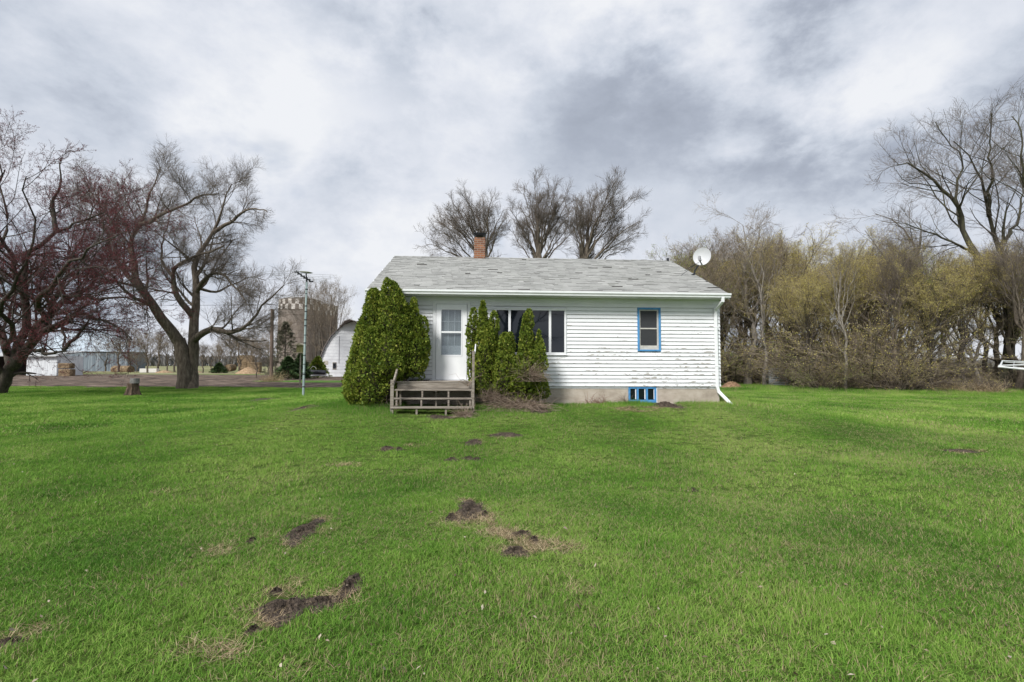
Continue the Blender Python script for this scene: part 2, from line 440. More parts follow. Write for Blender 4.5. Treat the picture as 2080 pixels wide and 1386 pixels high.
def tuft(size, n, hmin, hmax, w, lean, segs, m, seed, flatness=0):
    g = np.random.default_rng(seed)
    b = np.stack([g.uniform(-size / 2, size / 2, n) * 1.25, g.uniform(-size / 2, size / 2, n) * 1.25, np.zeros(n)], -1)
    az = g.uniform(0, 2 * pi, n); h = g.uniform(hmin, hmax, n) * (1 - .35 * g.random(n)); ln = h * np.abs(g.normal(0, lean, n)) + flatness * h
    d = np.stack([np.cos(az), np.sin(az), 0 * az], -1); wa = az + pi / 2 + g.normal(0, .5, n); s = np.stack([np.cos(wa), np.sin(wa), 0 * az], -1) * (w * g.uniform(.6, 1.3, n) / 2)[:, None]
    up = np.array([0, 0, 1.]); hz = h * (1 - .8 * flatness)
    tip = b + d * ln[:, None] + up * hz[:, None] * .97
    if segs == 1:
        V = np.stack([b - s, b + s, tip], 1).reshape(-1, 3); k = 3
        i = np.arange(n)[:, None] * 3; faces = [i + np.array([0, 1, 2])]
    else:
        mid = b + d * (ln * .35)[:, None] + up * (hz * .6)[:, None]
        V = np.stack([b - s, b + s, mid - s * .8, mid + s * .8, tip], 1).reshape(-1, 3); k = 5
        i = np.arange(n)[:, None] * 5; faces = [i + np.array([0, 1, 3, 2]), i + np.array([2, 3, 4])]
    return np_mesh('grass_tuft', V, faces, [m], attr={'tint': np.repeat(g.random(n), k), 'dead': np.repeat(g.random(n), k)})


def scatter(name, meshes, P, idx, rotz, scl, tilt=None):
    """one object: a point cloud of tufts instanced by geometry nodes"""
    coll = bpy.data.collections.new(name + '_tufts')
    for me in meshes: coll.objects.link(bpy.data.objects.new('grass_tuft', me))
    pm = bpy.data.meshes.new(name); pm.vertices.add(len(P)); pm.vertices.foreach_set('co', P.astype(np.float32).ravel())
    a = pm.attributes.new('pick', 'INT', 'POINT'); a.data.foreach_set('value', idx.astype(np.int32))
    a = pm.attributes.new('turn', 'FLOAT_VECTOR', 'POINT'); r = np.zeros((len(P), 3), np.float32); r[:, 2] = rotz
    if tilt is not None: r[:, :2] = tilt
    a.data.foreach_set('vector', r.ravel())
    a = pm.attributes.new('size', 'FLOAT_VECTOR', 'POINT'); a.data.foreach_set('vector', scl.astype(np.float32).ravel())
    o = add_obj(name, pm)
    ng = bpy.data.node_groups.new(name, 'GeometryNodeTree'); ng.interface.new_socket('Geometry', in_out='INPUT', socket_type='NodeSocketGeometry'); ng.interface.new_socket('Geometry', in_out='OUTPUT', socket_type='NodeSocketGeometry')
    gi = ng.nodes.new('NodeGroupInput'); go = ng.nodes.new('NodeGroupOutput')
    ci = ng.nodes.new('GeometryNodeCollectionInfo'); ci.inputs['Collection'].default_value = coll; ci.inputs['Separate Children'].default_value = True; ci.inputs['Reset Children'].default_value = True
    ip = ng.nodes.new('GeometryNodeInstanceOnPoints'); ip.inputs['Pick Instance'].default_value = True

    def na(nm, ty):
        q = ng.nodes.new('GeometryNodeInputNamedAttribute'); q.data_type = ty; q.inputs['Name'].default_value = nm; return q.outputs['Attribute']
    ng.links.new(gi.outputs[0], ip.inputs['Points']); ng.links.new(ci.outputs[0], ip.inputs['Instance'])
    ng.links.new(na('pick', 'INT'), ip.inputs['Instance Index'])
    e2r = ng.nodes.new('FunctionNodeEulerToRotation'); ng.links.new(na('turn', 'FLOAT_VECTOR'), e2r.inputs[0]); ng.links.new(e2r.outputs[0], ip.inputs['Rotation'])
    ng.links.new(na('size', 'FLOAT_VECTOR'), ip.inputs['Scale']); ng.links.new(ip.outputs[0], go.inputs[0])
    md = o.modifiers.new('scatter', 'NODES'); md.node_group = ng
    return stuff(o)


def build_grass():
    near = [tuft(.13, 190, .018, .048, .0030, 1.1, 2, M_grass, 10 + i) for i in range(6)]
    nearstraw = [tuft(.15, 120, .04, .09, .0028, .7, 2, M_straw, 30 + i, .72) for i in range(3)]
    mid = [tuft(.20, 190, .028, .062, .005, .8, 1, M_grass, 50 + i) for i in range(5)]
    midstraw = [tuft(.22, 120, .05, .10, .005, .5, 1, M_straw, 70 + i, .7) for i in range(2)]
    far = [tuft(.5, 260, .035, .075, .012, .8, 1, M_grass, 90 + i) for i in range(5)]
    meshes = near + nearstraw + mid + midstraw + far     # 0-5, 6-8, 9-13, 14-15, 16-20
    rng = np.random.default_rng(5)
    Ps, I, S = [], [], []

    def zone(x0, x1, y0, y1, step, cond, lo, hi, slo, shi):
        X, Y = np.meshgrid(np.arange(x0, x1, step), np.arange(y0, y1, step)); x = X.ravel(); y = Y.ravel()
        x = x + rng.uniform(-.5, .5, len(x)) * step; y = y + rng.uniform(-.5, .5, len(x)) * step
        k = cond(x, y); x, y = x[k], y[k]
        soil = emask(x, y, SOILW); strw = emask(x, y, STRAWW, .9)
        k = soil < .10
        # the dead grass lies sparsely over some of the bare soil too
        k |= rng.random(len(x)) < .12
        k &= ~((soil > -.3) & (rng.random(len(x)) < .35))
        x, y, soil, strw = x[k], y[k], soil[k], strw[k]
        u, v = house_local(x, y)
        inside = (u > HX0 - .03) & (u < HX1 + .03) & (v > -.04) & (v < HY1 + .05)
        steps = (u > -2.85) & (u < -1.0) & (v > -2.25) & (v < 0)
        k = ~inside & ~(steps & (rng.random(len(x)) < .85)) & (dirtness(x, y) < .35)
        x, y, soil, strw, u, v = x[k], y[k], soil[k], strw[k], u[k], v[k]
        st = ((strw > .15) & (rng.random(len(x)) < .80)) | (soil > .10) | ((soil > -.35) & (rng.random(len(x)) < .45))
        if slo is None: st[:] = False
        i = rng.integers(lo, hi, len(x))
        if slo is not None: i = np.where(st, rng.integers(slo, shi, len(x)), i)
        h = .45 + .8 * fnoise(x * .9, y * .9) + 1.6 * np.clip(vnoise(x * 4.3, y * 4.3) - .6, 0, 1) + .9 * np.clip(vnoise(x * 9, y * 9) - .7, 0, 1)
        hd = house_dist(x, y)
        tall = np.clip(1 - hd / 1.1, 0, 1) * (.5 + 1.0 * vnoise(x * 2, y * 2))
        px, py_, _ = ghit(616, 805); tall = np.maximum(tall, np.clip(1 - np.hypot(x - px, y - py_) / .9, 0, 1) * 1.6)
        tall = np.maximum(tall, np.clip(1 - np.hypot(u + 3.1, v + 1.2) / 1.1, 0, 1) * 1.5)
        tall = np.maximum(tall, np.clip(1 - np.hypot(u + .1, v + 1.1) / 1.3, 0, 1) * 1.1)
        wood = np.clip((x - 12) / 4, 0, 1) * np.clip((y - (31 - (x - 14) * .45)) / 2, 0, 1)
        tall = np.maximum(tall, wood * 1.6)
        tall = np.where((u > -2.85) & (u < -1.0) & (v > -2.25), 0, tall); h = h * (1 + 2.2 * tall); h = np.where(st, 1, h)
        Ps.append(np.stack([x, y, gz(x, y) - .004], -1)); I.append(i)
        wxy = rng.uniform(.9, 1.25, len(x)); S.append(np.stack([wxy, wxy, h], -1))
    R = lambda x, y: np.hypot(x, y)
    vis = lambda x, y: (abs(x) < 1.12 * (y + 1.2) + 1.2)
    zone(-8, 8, -.5, 7, .10, lambda x, y: (R(x, y) < 6.4) & vis(x, y) & (R(x, y) > .6), 0, 6, 6, 9)
    zone(-17, 17, 2, 16, .165, lambda x, y: (R(x, y) >= 6.3) & (R(x, y) < 15) & vis(x, y), 9, 14, 14, 16)
    zone(-60, 48, 6, 44, .36, lambda x, y: (R(x, y) >= 14.6) & vis(x, y) & (y < 44 - .0 * x) & (R(x, y) < 62), 16, 21, None, None)
    P = np.concatenate(Ps); I = np.concatenate(I); S = np.concatenate(S)
    scatter('lawn_grass', meshes, P, I, rng.uniform(0, 2 * pi, len(P)), S, rng.normal(0, .06, (len(P), 2)))


build_grass()


def build_litter():
    g = np.random.default_rng(77); n = 620
    y = 2.2 + 13 * g.random(n) ** 1.4; x = (g.random(n) * 2 - 1) * (y * 1.08 + .4); k = house_dist(x, y) > .2; x, y = x[k], y[k]; n = len(x)
    c = np.stack([x, y, gz(x, y) + g.uniform(.018, .045, n)], -1); a = g.uniform(0, 2 * pi, n); d = np.stack([np.cos(a), np.sin(a), g.normal(0, .35, n)], -1); w = np.stack([-np.sin(a), np.cos(a), g.normal(0, .5, n)], -1)
    s = (g.uniform(.006, .019, n) * np.where(g.random(n) < .04, 1.8, 1))[:, None]
    V = np.stack([c - d * s, c + w * s * .45, c + d * s, c - w * s * .45 + [0, 0, .006]], 1).reshape(-1, 3)
    stuff(add_obj('leaf_litter', np_mesh('leaf_litter', V, [np.arange(4 * n).reshape(-1, 4)], [M_litter], attr={'tint': np.repeat(g.random(n), 4)})))


M_litter = mat('dead_leaf_bits', [(.2, (.08, .055, .035)), (.55, (.20, .15, .10)), (.85, (.42, .36, .28))], 2, .8, attr='tint', attr_amt=.85, coord='World')
build_litter()

# ------------------------------------------------------------------ materials
M_bark_grey = mat('grey_brown_bark', [(.3, (.058, .046, .036)), (.55, (.135, .110, .085)), (.75, (.24, .205, .165))], 9, .95, (1, 1, .25), bump=.02, bscale=22)
M_bark_dark = mat('dark_bark', [(.3, (.030, .024, .020)), (.55, (.065, .054, .044)), (.75, (.12, .102, .082))], 9, .95, (1, 1, .3), bump=.02)
M_bark_pale = mat('pale_bark', [(.3, (.10, .09, .075)), (.55, (.23, .205, .175)), (.75, (.36, .33, .285))], 8, .95, (1, 1, .3), bump=.02)
M_bark_moss = mat('mossy_bark', [(.3, (.030, .027, .020)), (.55, (.065, .060, .040)), (.72, (.10, .10, .05))], 4, .95, (1, 1, .35), bump=.02)
M_twig = mat('grey_twigs', [(.3, (.10, .080, .066)), (.7, (.20, .165, .138))], 1.5, .9)
M_twig_brown = mat('brown_twigs', [(.3, (.165, .132, .095)), (.7, (.31, .255, .185))], 1.5, .9)
M_twig_red = mat('red_brown_twigs', [(.3, (.050, .034, .032)), (.7, (.115, .080, .075))], 1.5, .9)
M_bud_red = mat('dark_red_buds', [(.25, (.075, .012, .016)), (.5, (.15, .024, .034)), (.8, (.23, .055, .065))], 2, .7, attr='tint', attr_amt=.7, transl=.2)
M_bud_tan = mat('tan_yellow_buds', [(.2, (.28, .22, .065)), (.5, (.54, .45, .13)), (.8, (.68, .62, .20))], 1, .8, attr='tint', attr_amt=.7, transl=.3)
M_bud_green = mat('spring_leaves', [(.2, (.13, .16, .03)), (.5, (.26, .31, .06)), (.8, (.42, .47, .12))], 1, .8, attr='tint', attr_amt=.7, transl=.3)
M_bud_brown = mat('brown_buds', [(.2, (.09, .065, .045)), (.8, (.20, .15, .10))], 1, .8, attr='tint', attr_amt=.7)
M_cedar = mat('arborvitae_foliage', [(.12, (.038, .075, .010)), (.38, (.105, .165, .018)), (.60, (.21, .26, .032)), (.85, (.40, .39, .07))], 2.2, .7, attr='tint', attr_amt=.55, transl=.15)
M_spruce = mat('dark_spruce_foliage', [(.2, (.065, .065, .042)), (.6, (.125, .12, .08)), (.85, (.19, .175, .115))], 1, .8, attr='tint', attr_amt=.6)
M_juniper = mat('juniper_foliage', [(.2, (.018, .040, .012)), (.6, (.045, .085, .025)), (.85, (.09, .13, .04))], 1, .8, attr='tint', attr_amt=.6)
M_dead = mat('dead_stems', [(.2, (.12, .085, .060)), (.5, (.25, .19, .14)), (.8, (.40, .32, .25))], 6, .9, attr='tint', attr_amt=.6)
M_iron = flat('black_iron', (.02, .022, .026), .5)


# ------------------------------------------------------------------ trees
def polytubes(P, R, k):
    """P (B,n,3), R (B,n) -> verts, quads"""
    B, n, _ = P.shape
    T = np.gradient(P, axis=1); T /= np.linalg.norm(T, axis=2, keepdims=True) + 1e-9
    ref = np.where(np.abs(T[:, :1, 2:3]) > .85, np.array([1., .1, 0]), np.array([0.1, 0, 1.]))
    ref = np.broadcast_to(ref, T.shape)
    x = np.cross(T, ref); x /= np.linalg.norm(x, axis=2, keepdims=True) + 1e-9; y = np.cross(T, x)
    a = 2 * pi * np.arange(k) / k
    V = P[:, :, None, :] + R[:, :, None, None] * (np.cos(a)[None, None, :, None] * x[:, :, None, :] + np.sin(a)[None, None, :, None] * y[:, :, None, :])
    i = np.arange(B * n * k).reshape(B, n, k); j = np.roll(i, -1, axis=2)
    Fq = np.stack([i[:, :-1], i[:, 1:], j[:, 1:], j[:, :-1]], -1).reshape(-1, 4)
    return V.reshape(-1, 3), Fq


def resample(P, R, n):
    """list polyline with catmull-like smoothing to n points"""
    P = np.array(P, float); R = np.array(R, float)
    s = np.concatenate([[0], np.cumsum(np.linalg.norm(np.diff(P, axis=0), axis=1))]); t = np.linspace(0, s[-1], n)
    Q = np.stack([np.interp(t, s, P[:, c]) for c in range(3)], -1)
    for _ in range(2):
        Q[1:-1] = (Q[:-2] + 2 * Q[1:-1] + Q[2:]) / 4
    return Q, np.interp(t, s, R)


def children(g, P, R, m, t0, t1, ang, lenf, n, up, wob, rratio, rmin, absl=None, flat_y=1.0):
    """grow m children on every polyline"""
    B, np_, _ = P.shape
    t = g.uniform(t0, t1, (B, m)) if m > 1 else np.full((B, 1), t1)
    # spread evenly along the parent
    t = t0 + (t1 - t0) * (np.arange(m)[None, :] + g.uniform(0, 1, (B, m))) / m
    q = t * (np_ - 1); i = np.minimum(q.astype(int), np_ - 2); f = (q - i)[..., None]
    b = np.arange(B)[:, None]
    p0 = P[b, i] * (1 - f) + P[b, i + 1] * f
    r0 = R[b, i] * (1 - f[..., 0]) + R[b, i + 1] * f[..., 0]
    tan_ = P[b, i + 1] - P[b, i]; tan_ /= np.linalg.norm(tan_, axis=2, keepdims=True) + 1e-9
    rnd = g.normal(0, 1, (B, m, 3)); rnd[..., 1] *= flat_y
    perp = rnd - (rnd * tan_).sum(-1, keepdims=True) * tan_; perp /= np.linalg.norm(perp, axis=2, keepdims=True) + 1e-9
    a = g.uniform(ang * .6, ang * 1.3, (B, m))[..., None]
    d = tan_ * np.cos(a) + perp * np.sin(a)
    PL = np.linalg.norm(np.diff(P, axis=1), axis=2).sum(1)[:, None]
    if absl is None: Ln = PL * lenf * (1.15 - .65 * t) * g.uniform(.6, 1.25, (B, m))
    else: Ln = np.minimum(absl * (1.1 - .5 * t) * g.uniform(.5, 1.3, (B, m)), PL * .85)
    keep = (g.random((B, m)) < np.clip(PL / np.percentile(PL, 65), .12, 1)).reshape(-1)
    p0 = p0.reshape(-1, 3)[keep]; d = d.reshape(-1, 3)[keep]; Ln = Ln.reshape(-1)[keep]; r0 = r0.reshape(-1)[keep]
    Q = [p0]; step = (Ln / (n - 1))[:, None]
    for j in range(1, n):
        d = d + g.normal(0, wob, d.shape) + np.array([0, 0, up]); d /= np.linalg.norm(d, axis=1, keepdims=True)
        Q.append(Q[-1] + d * step)
    Q = np.stack(Q, 1)
    rs = np.maximum(r0 * rratio, rmin)[:, None]; prof = np.linspace(1, .3, n)[None, :]
    return Q, np.maximum(rs * prof, rmin * .55)


def buds(g, P, per, size, t0=.2, clump=.0):
    B, n, _ = P.shape
    t = g.uniform(t0, 1, (B, per)) * (n - 1); i = np.minimum(t.astype(int), n - 2); f = (t - i)[..., None]; b = np.arange(B)[:, None]
    c = (P[b, i] * (1 - f) + P[b, i + 1] * f).reshape(-1, 3) + g.normal(0, size * .5 + clump, (B * per, 3))
    m = len(c); a = g.normal(0, 1, (m, 3)); a /= np.linalg.norm(a, axis=1, keepdims=True); w = g.normal(0, 1, (m, 3)); w = np.cross(a, w); w /= np.linalg.norm(w, axis=1, keepdims=True)
    s = (size * g.uniform(.5, 1.3, m))[:, None]
    V = np.stack([c - a * s, c + w * s * .55, c + a * s, c - w * s * .55], 1).reshape(-1, 3)
    return V, np.arange(m * 4).reshape(-1, 4), np.repeat(g.random(m), 4)


def tree_meshes(seed, limbs, bark, twig, levels, bud=None, trunk_upto=1, ks=(10, 6, 4, 3, 3), skip=0, wav=1.0):
    """limbs: list of (points, radii) in tree coordinates; levels: list of child settings. Returns (trunk mesh, crown mesh)"""
    g = np.random.default_rng(seed)
    V0, F0, o = [], [], 0
    n = 14
    LP, LR = [], []
    for p, r in limbs:
        Q, q = resample(p, r, n); Q[1:] += g.normal(0, .012, Q[1:].shape) * np.linalg.norm(Q[-1] - Q[0]) * .25
        ln_ = np.linalg.norm(Q[-1] - Q[0]); s_ = np.linspace(0, 1, n)
        for c_ in range(3):
            for k_ in (2, 3.6, 6): Q[:, c_] += ln_ * .012 / (k_ / 2) * wav * np.sin(2 * pi * (k_ * s_ + g.random())) * np.minimum(1, s_ * 4)
        if LP and len(LP) >= max(skip, 1):          # seat the limb on the one it grows from
            A = np.concatenate(LP); j = np.argmin(np.linalg.norm(A - Q[0], axis=1))
            if np.linalg.norm(A[j] - Q[0]) < 1.6: Q += (A[j] - Q[0]) * ((1 - s_) ** 1.5)[:, None]
        LP.append(Q); LR.append(q)
    LP = np.stack(LP); LR = np.stack(LR)
    v, f = polytubes(LP, LR, ks[0]); V0.append(v); F0.append(f + o); o += len(v)
    cur = (LP[skip:], LR[skip:]); V1, F1, FM, TI, o1 = [], [], [], [], 0
    for li, lv in enumerate(levels):
        lv = dict(lv); keep = lv.pop('with_parents', False)
        Q, q = children(g, cur[0], cur[1], **lv)
        v, f = polytubes(Q, q, ks[min(li + 1, len(ks) - 1)])
        if li < trunk_upto: V0.append(v); F0.append(f + o); o += len(v)
        else:
            V1.append(v); F1.append(f + o1); FM.append(np.zeros(len(f))); TI.append(np.zeros(len(v))); o1 += len(v)
        cur = (Q, q)
        if bud and bud[0] <= li:
            v, f, ti = buds(g, Q, bud[1] if li == len(levels) - 1 else max(1, bud[1]), bud[2], clump=bud[3] if len(bud) > 3 else 0)
            V1.append(v); F1.append(f + o1); FM.append(np.ones(len(f))); TI.append(ti); o1 += len(v)
    tm = np_mesh('trunk', np.concatenate(V0), [np.concatenate(F0)], [bark], smooth=True)
    mats = [twig] + ([bud_m[seed]] if seed in bud_m else [M_bud_brown])
    cm = np_mesh('crown', np.concatenate(V1), [np.concatenate(F1)], mats, [np.concatenate(FM)], {'tint': np.concatenate(TI)})
    return tm, cm


bud_m = {}


def plant(name, meshes, label, cat, loc, rz_=0, sc=1, group=None, parts=('trunk', 'crown')):
    t = thing(name, label, cat, loc, rz_, group); t.scale = (sc if hasattr(sc, '__len__') else (sc, sc, sc))
    for pn, me in zip(parts, meshes): add_obj(pn, me, t)
    return t


def pxlimb(base, D, pts, r0, r1, seed=0):
    """limb given as photograph pixels (+ depth offset) -> tree coordinates"""
    out = []
    for p in pts:
        off = p[2] if len(p) > 2 else 0
        w = at(p[0], p[1], D + off); out.append(w - base)
    n = len(out); return (out, list(r1 + (r0 - r1) * (1 - np.linspace(0, 1, n)) ** 1.5))


L3 = lambda ang, m=6, absl=None, lenf=.5, n=5, up=.06, wob=.12, rr=.55, rmin=.01, t0=.15, t1=1.: dict(m=m, t0=t0, t1=t1, ang=ang, lenf=lenf, n=n, up=up, wob=wob, rratio=rr, rmin=rmin, absl=absl)


def build_ash():
    b = ghit(379, 790); D = b[1]
    pl = lambda pts, a, c: pxlimb(b, D, pts, a, c)
    limbs = [pl([(374, 797), (376, 770), (374, 735), (368, 705), (362, 690)], .46, .36),
             pl([(390, 797), (390, 765, .3), (392, 730, .3), (394, 693, .2)], .36, .30),
             pl([(364, 700), (339, 667, -.5), (313, 625, -1), (282, 579, -1.5), (259, 529, -1.6), (263, 480, -1.4), (290, 449, -1), (303, 419, -.8), (316, 376, -.6), (322, 346, -.4)], .35, .03),
             pl([(288, 449, -1), (324, 438, -1.6), (366, 415, -2.2), (408, 401, -2.6), (440, 392, -2.8)], .14, .03),
             pl([(282, 579, -1.5), (240, 540, -.4), (215, 480, 0), (200, 430, .5), (205, 385, 1)], .16, .03),
             pl([(313, 625, -1), (268, 610, -2), (230, 560, -3), (190, 520, -4)], .13, .03),
             pl([(393, 705), (393, 644, .3), (401, 587, .6), (391, 529, .8), (416, 499, 1), (439, 468, 1), (447, 434, .8), (462, 403, .6), (473, 373, .4)], .30, .03),
             pl([(436, 470, 1), (469, 449, .5), (500, 426, 0), (528, 422, -.4), (545, 430, -.6)], .14, .025),
             pl([(385, 645, .2), (355, 606, -.6), (341, 575, -1), (343, 545, -1), (362, 535, -1), (389, 522, -1.2), (430, 508, -1.4), (455, 500, -1.5)], .20, .05),
             pl([(401, 598, .6), (416, 568, 0), (439, 552, -.6), (469, 568, -1), (489, 602, -1.4), (500, 612, -1.6)], .16, .03),
             pl([(398, 680), (427, 652, -.6), (450, 667, -1), (469, 676, -1.4), (504, 663, -1.8), (527, 629, -2), (554, 594, -2.2), (580, 578, -2.4)], .23, .03),
             pl([(427, 652, -.6), (450, 655, -.2), (470, 676, 0), (492, 690, .2), (540, 692, .5)], .14, .03),
             pl([(402, 590, .6), (440, 600, 1.6), (470, 580, 2.4), (510, 560, 3), (540, 570, 3)], .10, .02),
             pl([(345, 560, -1), (320, 520, .6), (335, 470, 1.8), (350, 420, 2.4)], .10, .02)]
    lv = [L3(.85, 15, None, .33, 6, .05, .12, .40, .016, t0=.2), L3(.8, 10, None, .58, 5, .06, .13, .5, .0085), L3(.7, 9, .9, .5, 4, .04, .12, .6, .0055), L3(.6, 6, .5, .5, 3, .03, .10, .7, .0042)]
    me = tree_meshes(101, limbs, M_bark_grey, M_twig, lv, skip=2, wav=.6)
    plant('shade_tree', me, 'big bare ash-like tree with twin trunk left of the antenna mast', 'tree', b)


build_ash()


def build_crab():
    b = ghit(-2, 800); D = b[1]
    pl = lambda pts, a, c: pxlimb(b, D, pts, a, c)
    limbs = [pl([(-6, 806), (6, 775), (26, 740), (52, 712)], .34, .28),
             pl([(52, 712), (79, 677, -.5), (119, 655, -1), (151, 645, -1.5), (190, 640, -2), (235, 655, -2.4), (270, 690, -2.6)], .20, .03),
             pl([(45, 716), (95, 661, .5), (131, 613, 1), (171, 574, 1.4), (206, 560, 1.6), (255, 540, 1.8), (290, 520, 2)], .22, .03),
             pl([(30, 732), (48, 677, 0), (46, 597, -.4), (56, 518, -.8), (83, 478, -1), (119, 470, -1.2), (165, 450, -1.4), (215, 430, -1.4)], .24, .03),
             pl([(95, 472, -1), (91, 427, -1), (115, 387, -1.2), (120, 345, -1.2), (128, 320, -1.2)], .12, .02),
             pl([(20, 745), (0, 690, 1), (-30, 620, 1.4), (-20, 540, 1.8), (10, 470, 2), (20, 400, 2), (10, 340, 2)], .22, .03),
             pl([(46, 600, -.4), (20, 540, -1.4), (0, 460, -2), (-10, 380, -2.4), (5, 300, -2.6)], .15, .02),
             pl([(56, 712), (100, 716, -2), (119, 718, -2.6), (135, 716, -3)], .09, .035),
             pl([(119, 655, -1), (131, 690, -1.4), (128, 712, -1.6)], .07, .03), pl([(122, 712, -1.6), (150, 685, -1.6), (172, 665, -1.6), (185, 640, -1.6)], .10, .03),
             pl([(10, 765), (-40, 720, -1), (-90, 640, -2), (-120, 560, -2)], .22, .04),
             pl([(80, 680, -.3), (120, 600, 2.4), (150, 520, 3.6), (170, 460, 4), (200, 410, 4)], .15, .02),
             pl([(70, 690, -.3), (90, 600, -3), (130, 540, -4.4), (190, 500, -5), (250, 480, -5)], .15, .02),
             pl([(131, 613, 1), (180, 610, 0), (230, 600, -1), (270, 610, -1.6), (300, 640, -2)], .12, .02),
             pl([(-20, 720), (-10, 640, -3), (30, 560, -4), (60, 440, -4.6), (70, 360, -5)], .14, .02)]
    lv = [L3(.9, 15, None, .45, 6, .06, .18, .40, .014, t0=.12), L3(.9, 10, None, .55, 5, .07, .2, .5, .008), L3(.8, 9, .65, .5, 4, .06, .16, .6, .0055), L3(.7, 3, .28, .5, 3, .08, .1, .7, .0045)]
    bud_m[102] = M_bud_red
    me = tree_meshes(102, limbs, M_bark_dark, M_twig_red, lv, bud=(2, 8, .019, .015), wav=1.2)
    plant('crabapple_tree', me, 'sprawling crabapple tree covered in dark red buds at the left edge', 'tree', b)


build_crab()


def build_back_trees():
    Dd = 33.0; k = Dd / F
    specs = [((987, 951), 99, 374, 'round topped bare tree directly behind the brick chimney', 111, (-84, 66), 18),
             ((1096, 1106), 84, 345, 'tallest bare tree behind the middle of the roof', 112, (-72, 72), 17),
             ((1184, 1222), 86, 352, 'bare tree leaning right behind the right half of the roof', 113, (-64, 86), 18)]
    lv = [L3(.66, 10, None, .33, 6, .06, .09, .40, .011, t0=.28), L3(.62, 7, None, .6, 5, .06, .11, .5, .007), L3(.6, 6, .62, .5, 4, .05, .11, .6, .0048), L3(.5, 3, .36, .5, 3, .05, .1, .7, .004)]
    for (tx, cx), hw_, top, lab, sd_, (a0, a1), nl in specs:
        g = np.random.default_rng(sd_)
        b = at(tx, 760, Dd); b[2] = 0; yb = 520
        Z = lambda py: (743 - py) * k + 1.5
        trunk = [np.array([0, 0, -.2]), np.array([.03, 0, Z(660)]), np.array([-.03, 0, Z(580)]), np.array([0, 0, Z(535)]), np.array([(cx - tx) * k * .25, 0, Z(495)])]
        limbs = [(trunk, [.34, .29, .26, .23, .15])]
        for i in range(nl):
            f = (i + .5 + g.uniform(-.3, .3)) / nl; ph = radians(a0 + (a1 - a0) * f); q = g.uniform(.86, 1.0)
            if i % 3 == 2: q *= .8
            e = np.array([(cx - tx) * k + hw_ * k * sin(ph) * q, g.uniform(-1, 1) * hw_ * k * .75 * (1 - .4 * abs(sin(ph))), Z(yb - (yb - top - 14) * (cos(ph) ** .8 if cos(ph) > 0 else 0) * q)])
            t = g.uniform(.25, .95) if abs(ph) < .9 else g.uniform(.0, .5); p0 = trunk[3] * (1 - t) + trunk[4] * t - np.array([0, 0, .9 * abs(ph) / 1.4])
            d = e - p0; up = np.array([0, 0, 1.]) * np.linalg.norm(d)
            P = [p0, p0 + d * .22 + up * .07 * cos(ph) + [0, 0, .05], p0 + d * .48 + up * .07, p0 + d * .75 + up * .05, e]
            r = g.uniform(.05, .09); limbs.append((P, [r, r * .75, r * .5, r * .3, .014]))
        me = tree_meshes(sd_, limbs, M_bark_grey, M_twig, lv, wav=.8)
        plant('bare_tree', me, lab, 'tree', b, group='bare trees behind the house')


build_back_trees()


def wild_tree(seed, h, spread, nl, bark, twig, budm=None, bn=2, bs=.03, fork=.35, lean=0, r=.19, dens=1.0, up=.08):
    """free-growing woodland tree, base at the origin"""
    g = np.random.default_rng(seed)
    top = np.array([lean * h + g.normal(0, .03 * h), g.normal(0, .03 * h), h * .93])
    pts = [top * t + np.array([g.normal(0, .015 * h), g.normal(0, .015 * h), 0]) * (t > 0) for t in np.linspace(0, 1, 7)]
    limbs = [(pts, [r * 1.25, r, r * .85, r * .65, r * .45, r * .25, r * .08])]
    for i in range(nl):
        t = fork + (.85 - fork) * (i + g.random()) / nl; a = 2.4 * i + g.uniform(-.5, .5)
        p0 = top * t; q = min(int(t * 6), 5); p0 = pts[q] * (1 - (t * 6 - q)) + pts[q + 1] * (t * 6 - q)
        ln = h * (1.02 - t) * .95; out = spread * (1 - .5 * t) * g.uniform(.6, 1.1)
        P = [p0 + np.array([cos(a) * out * s, sin(a) * out * s, ln * (s ** 1.2)]) + g.normal(0, .02 * h, 3) * s for s in (0, .25, .5, .75, 1)]
        rr = r * (1 - t) * .75; limbs.append((P, [rr, rr * .8, rr * .6, rr * .4, rr * .15]))
    m = lambda x: max(2, int(round(x * dens)))
    lv = [L3(.8, m(10), None, .42, 5, up, .14, .42, .014, t0=.22), L3(.75, m(9), None, .6, 4, up, .14, .5, .008), L3(.7, m(8), .75, .5, 3, up, .12, .6, .0055)]
    bud_m[seed] = budm or M_bud_brown
    return tree_meshes(seed, limbs, bark, twig, lv, bud=(1, bn, bs, .05) if budm else None, ks=(8, 5, 3, 3))


def place_labels(items, noun):
    """say where along the wood each one stands, and which of its likes it is"""
    seg = [(1500, 'beside the right corner of the house'), (1560, 'near the thick pale trunk'), (1625, 'behind the slatted grey box'), (1690, 'just right of the slatted grey box'), (1760, 'in the middle of the wood'), (1815, 'left of the pale forked tree'), (1885, 'around the pale forked tree'),
           (1960, 'left of the crooked pale tree'), (2030, 'around the crooked pale tree'), (9999, 'below the very tall tree')]
    rows = ['in the front row', 'in the second row', 'in the third row', 'in the fourth row', 'deep in the wood', 'farthest back']
    keys = {}
    for o, px, row, look in items:
        s_ = next(t for lim, t in seg if px < lim); keys.setdefault((look, rows[row], s_), []).append((px, o))
    for (look, r, s_), lst in keys.items():
        lst.sort(key=lambda q: q[0]); m = len(lst)
        for i, (px, o) in enumerate(lst):
            w = '' if m == 1 else (('left ', 'right ')[i] if m == 2 else ('leftmost ', 'middle ', 'right ', 'rightmost ', 'last ', 'very last ')[i])
            o['label'] = f'{w}{look} {noun} {r} {s_}'


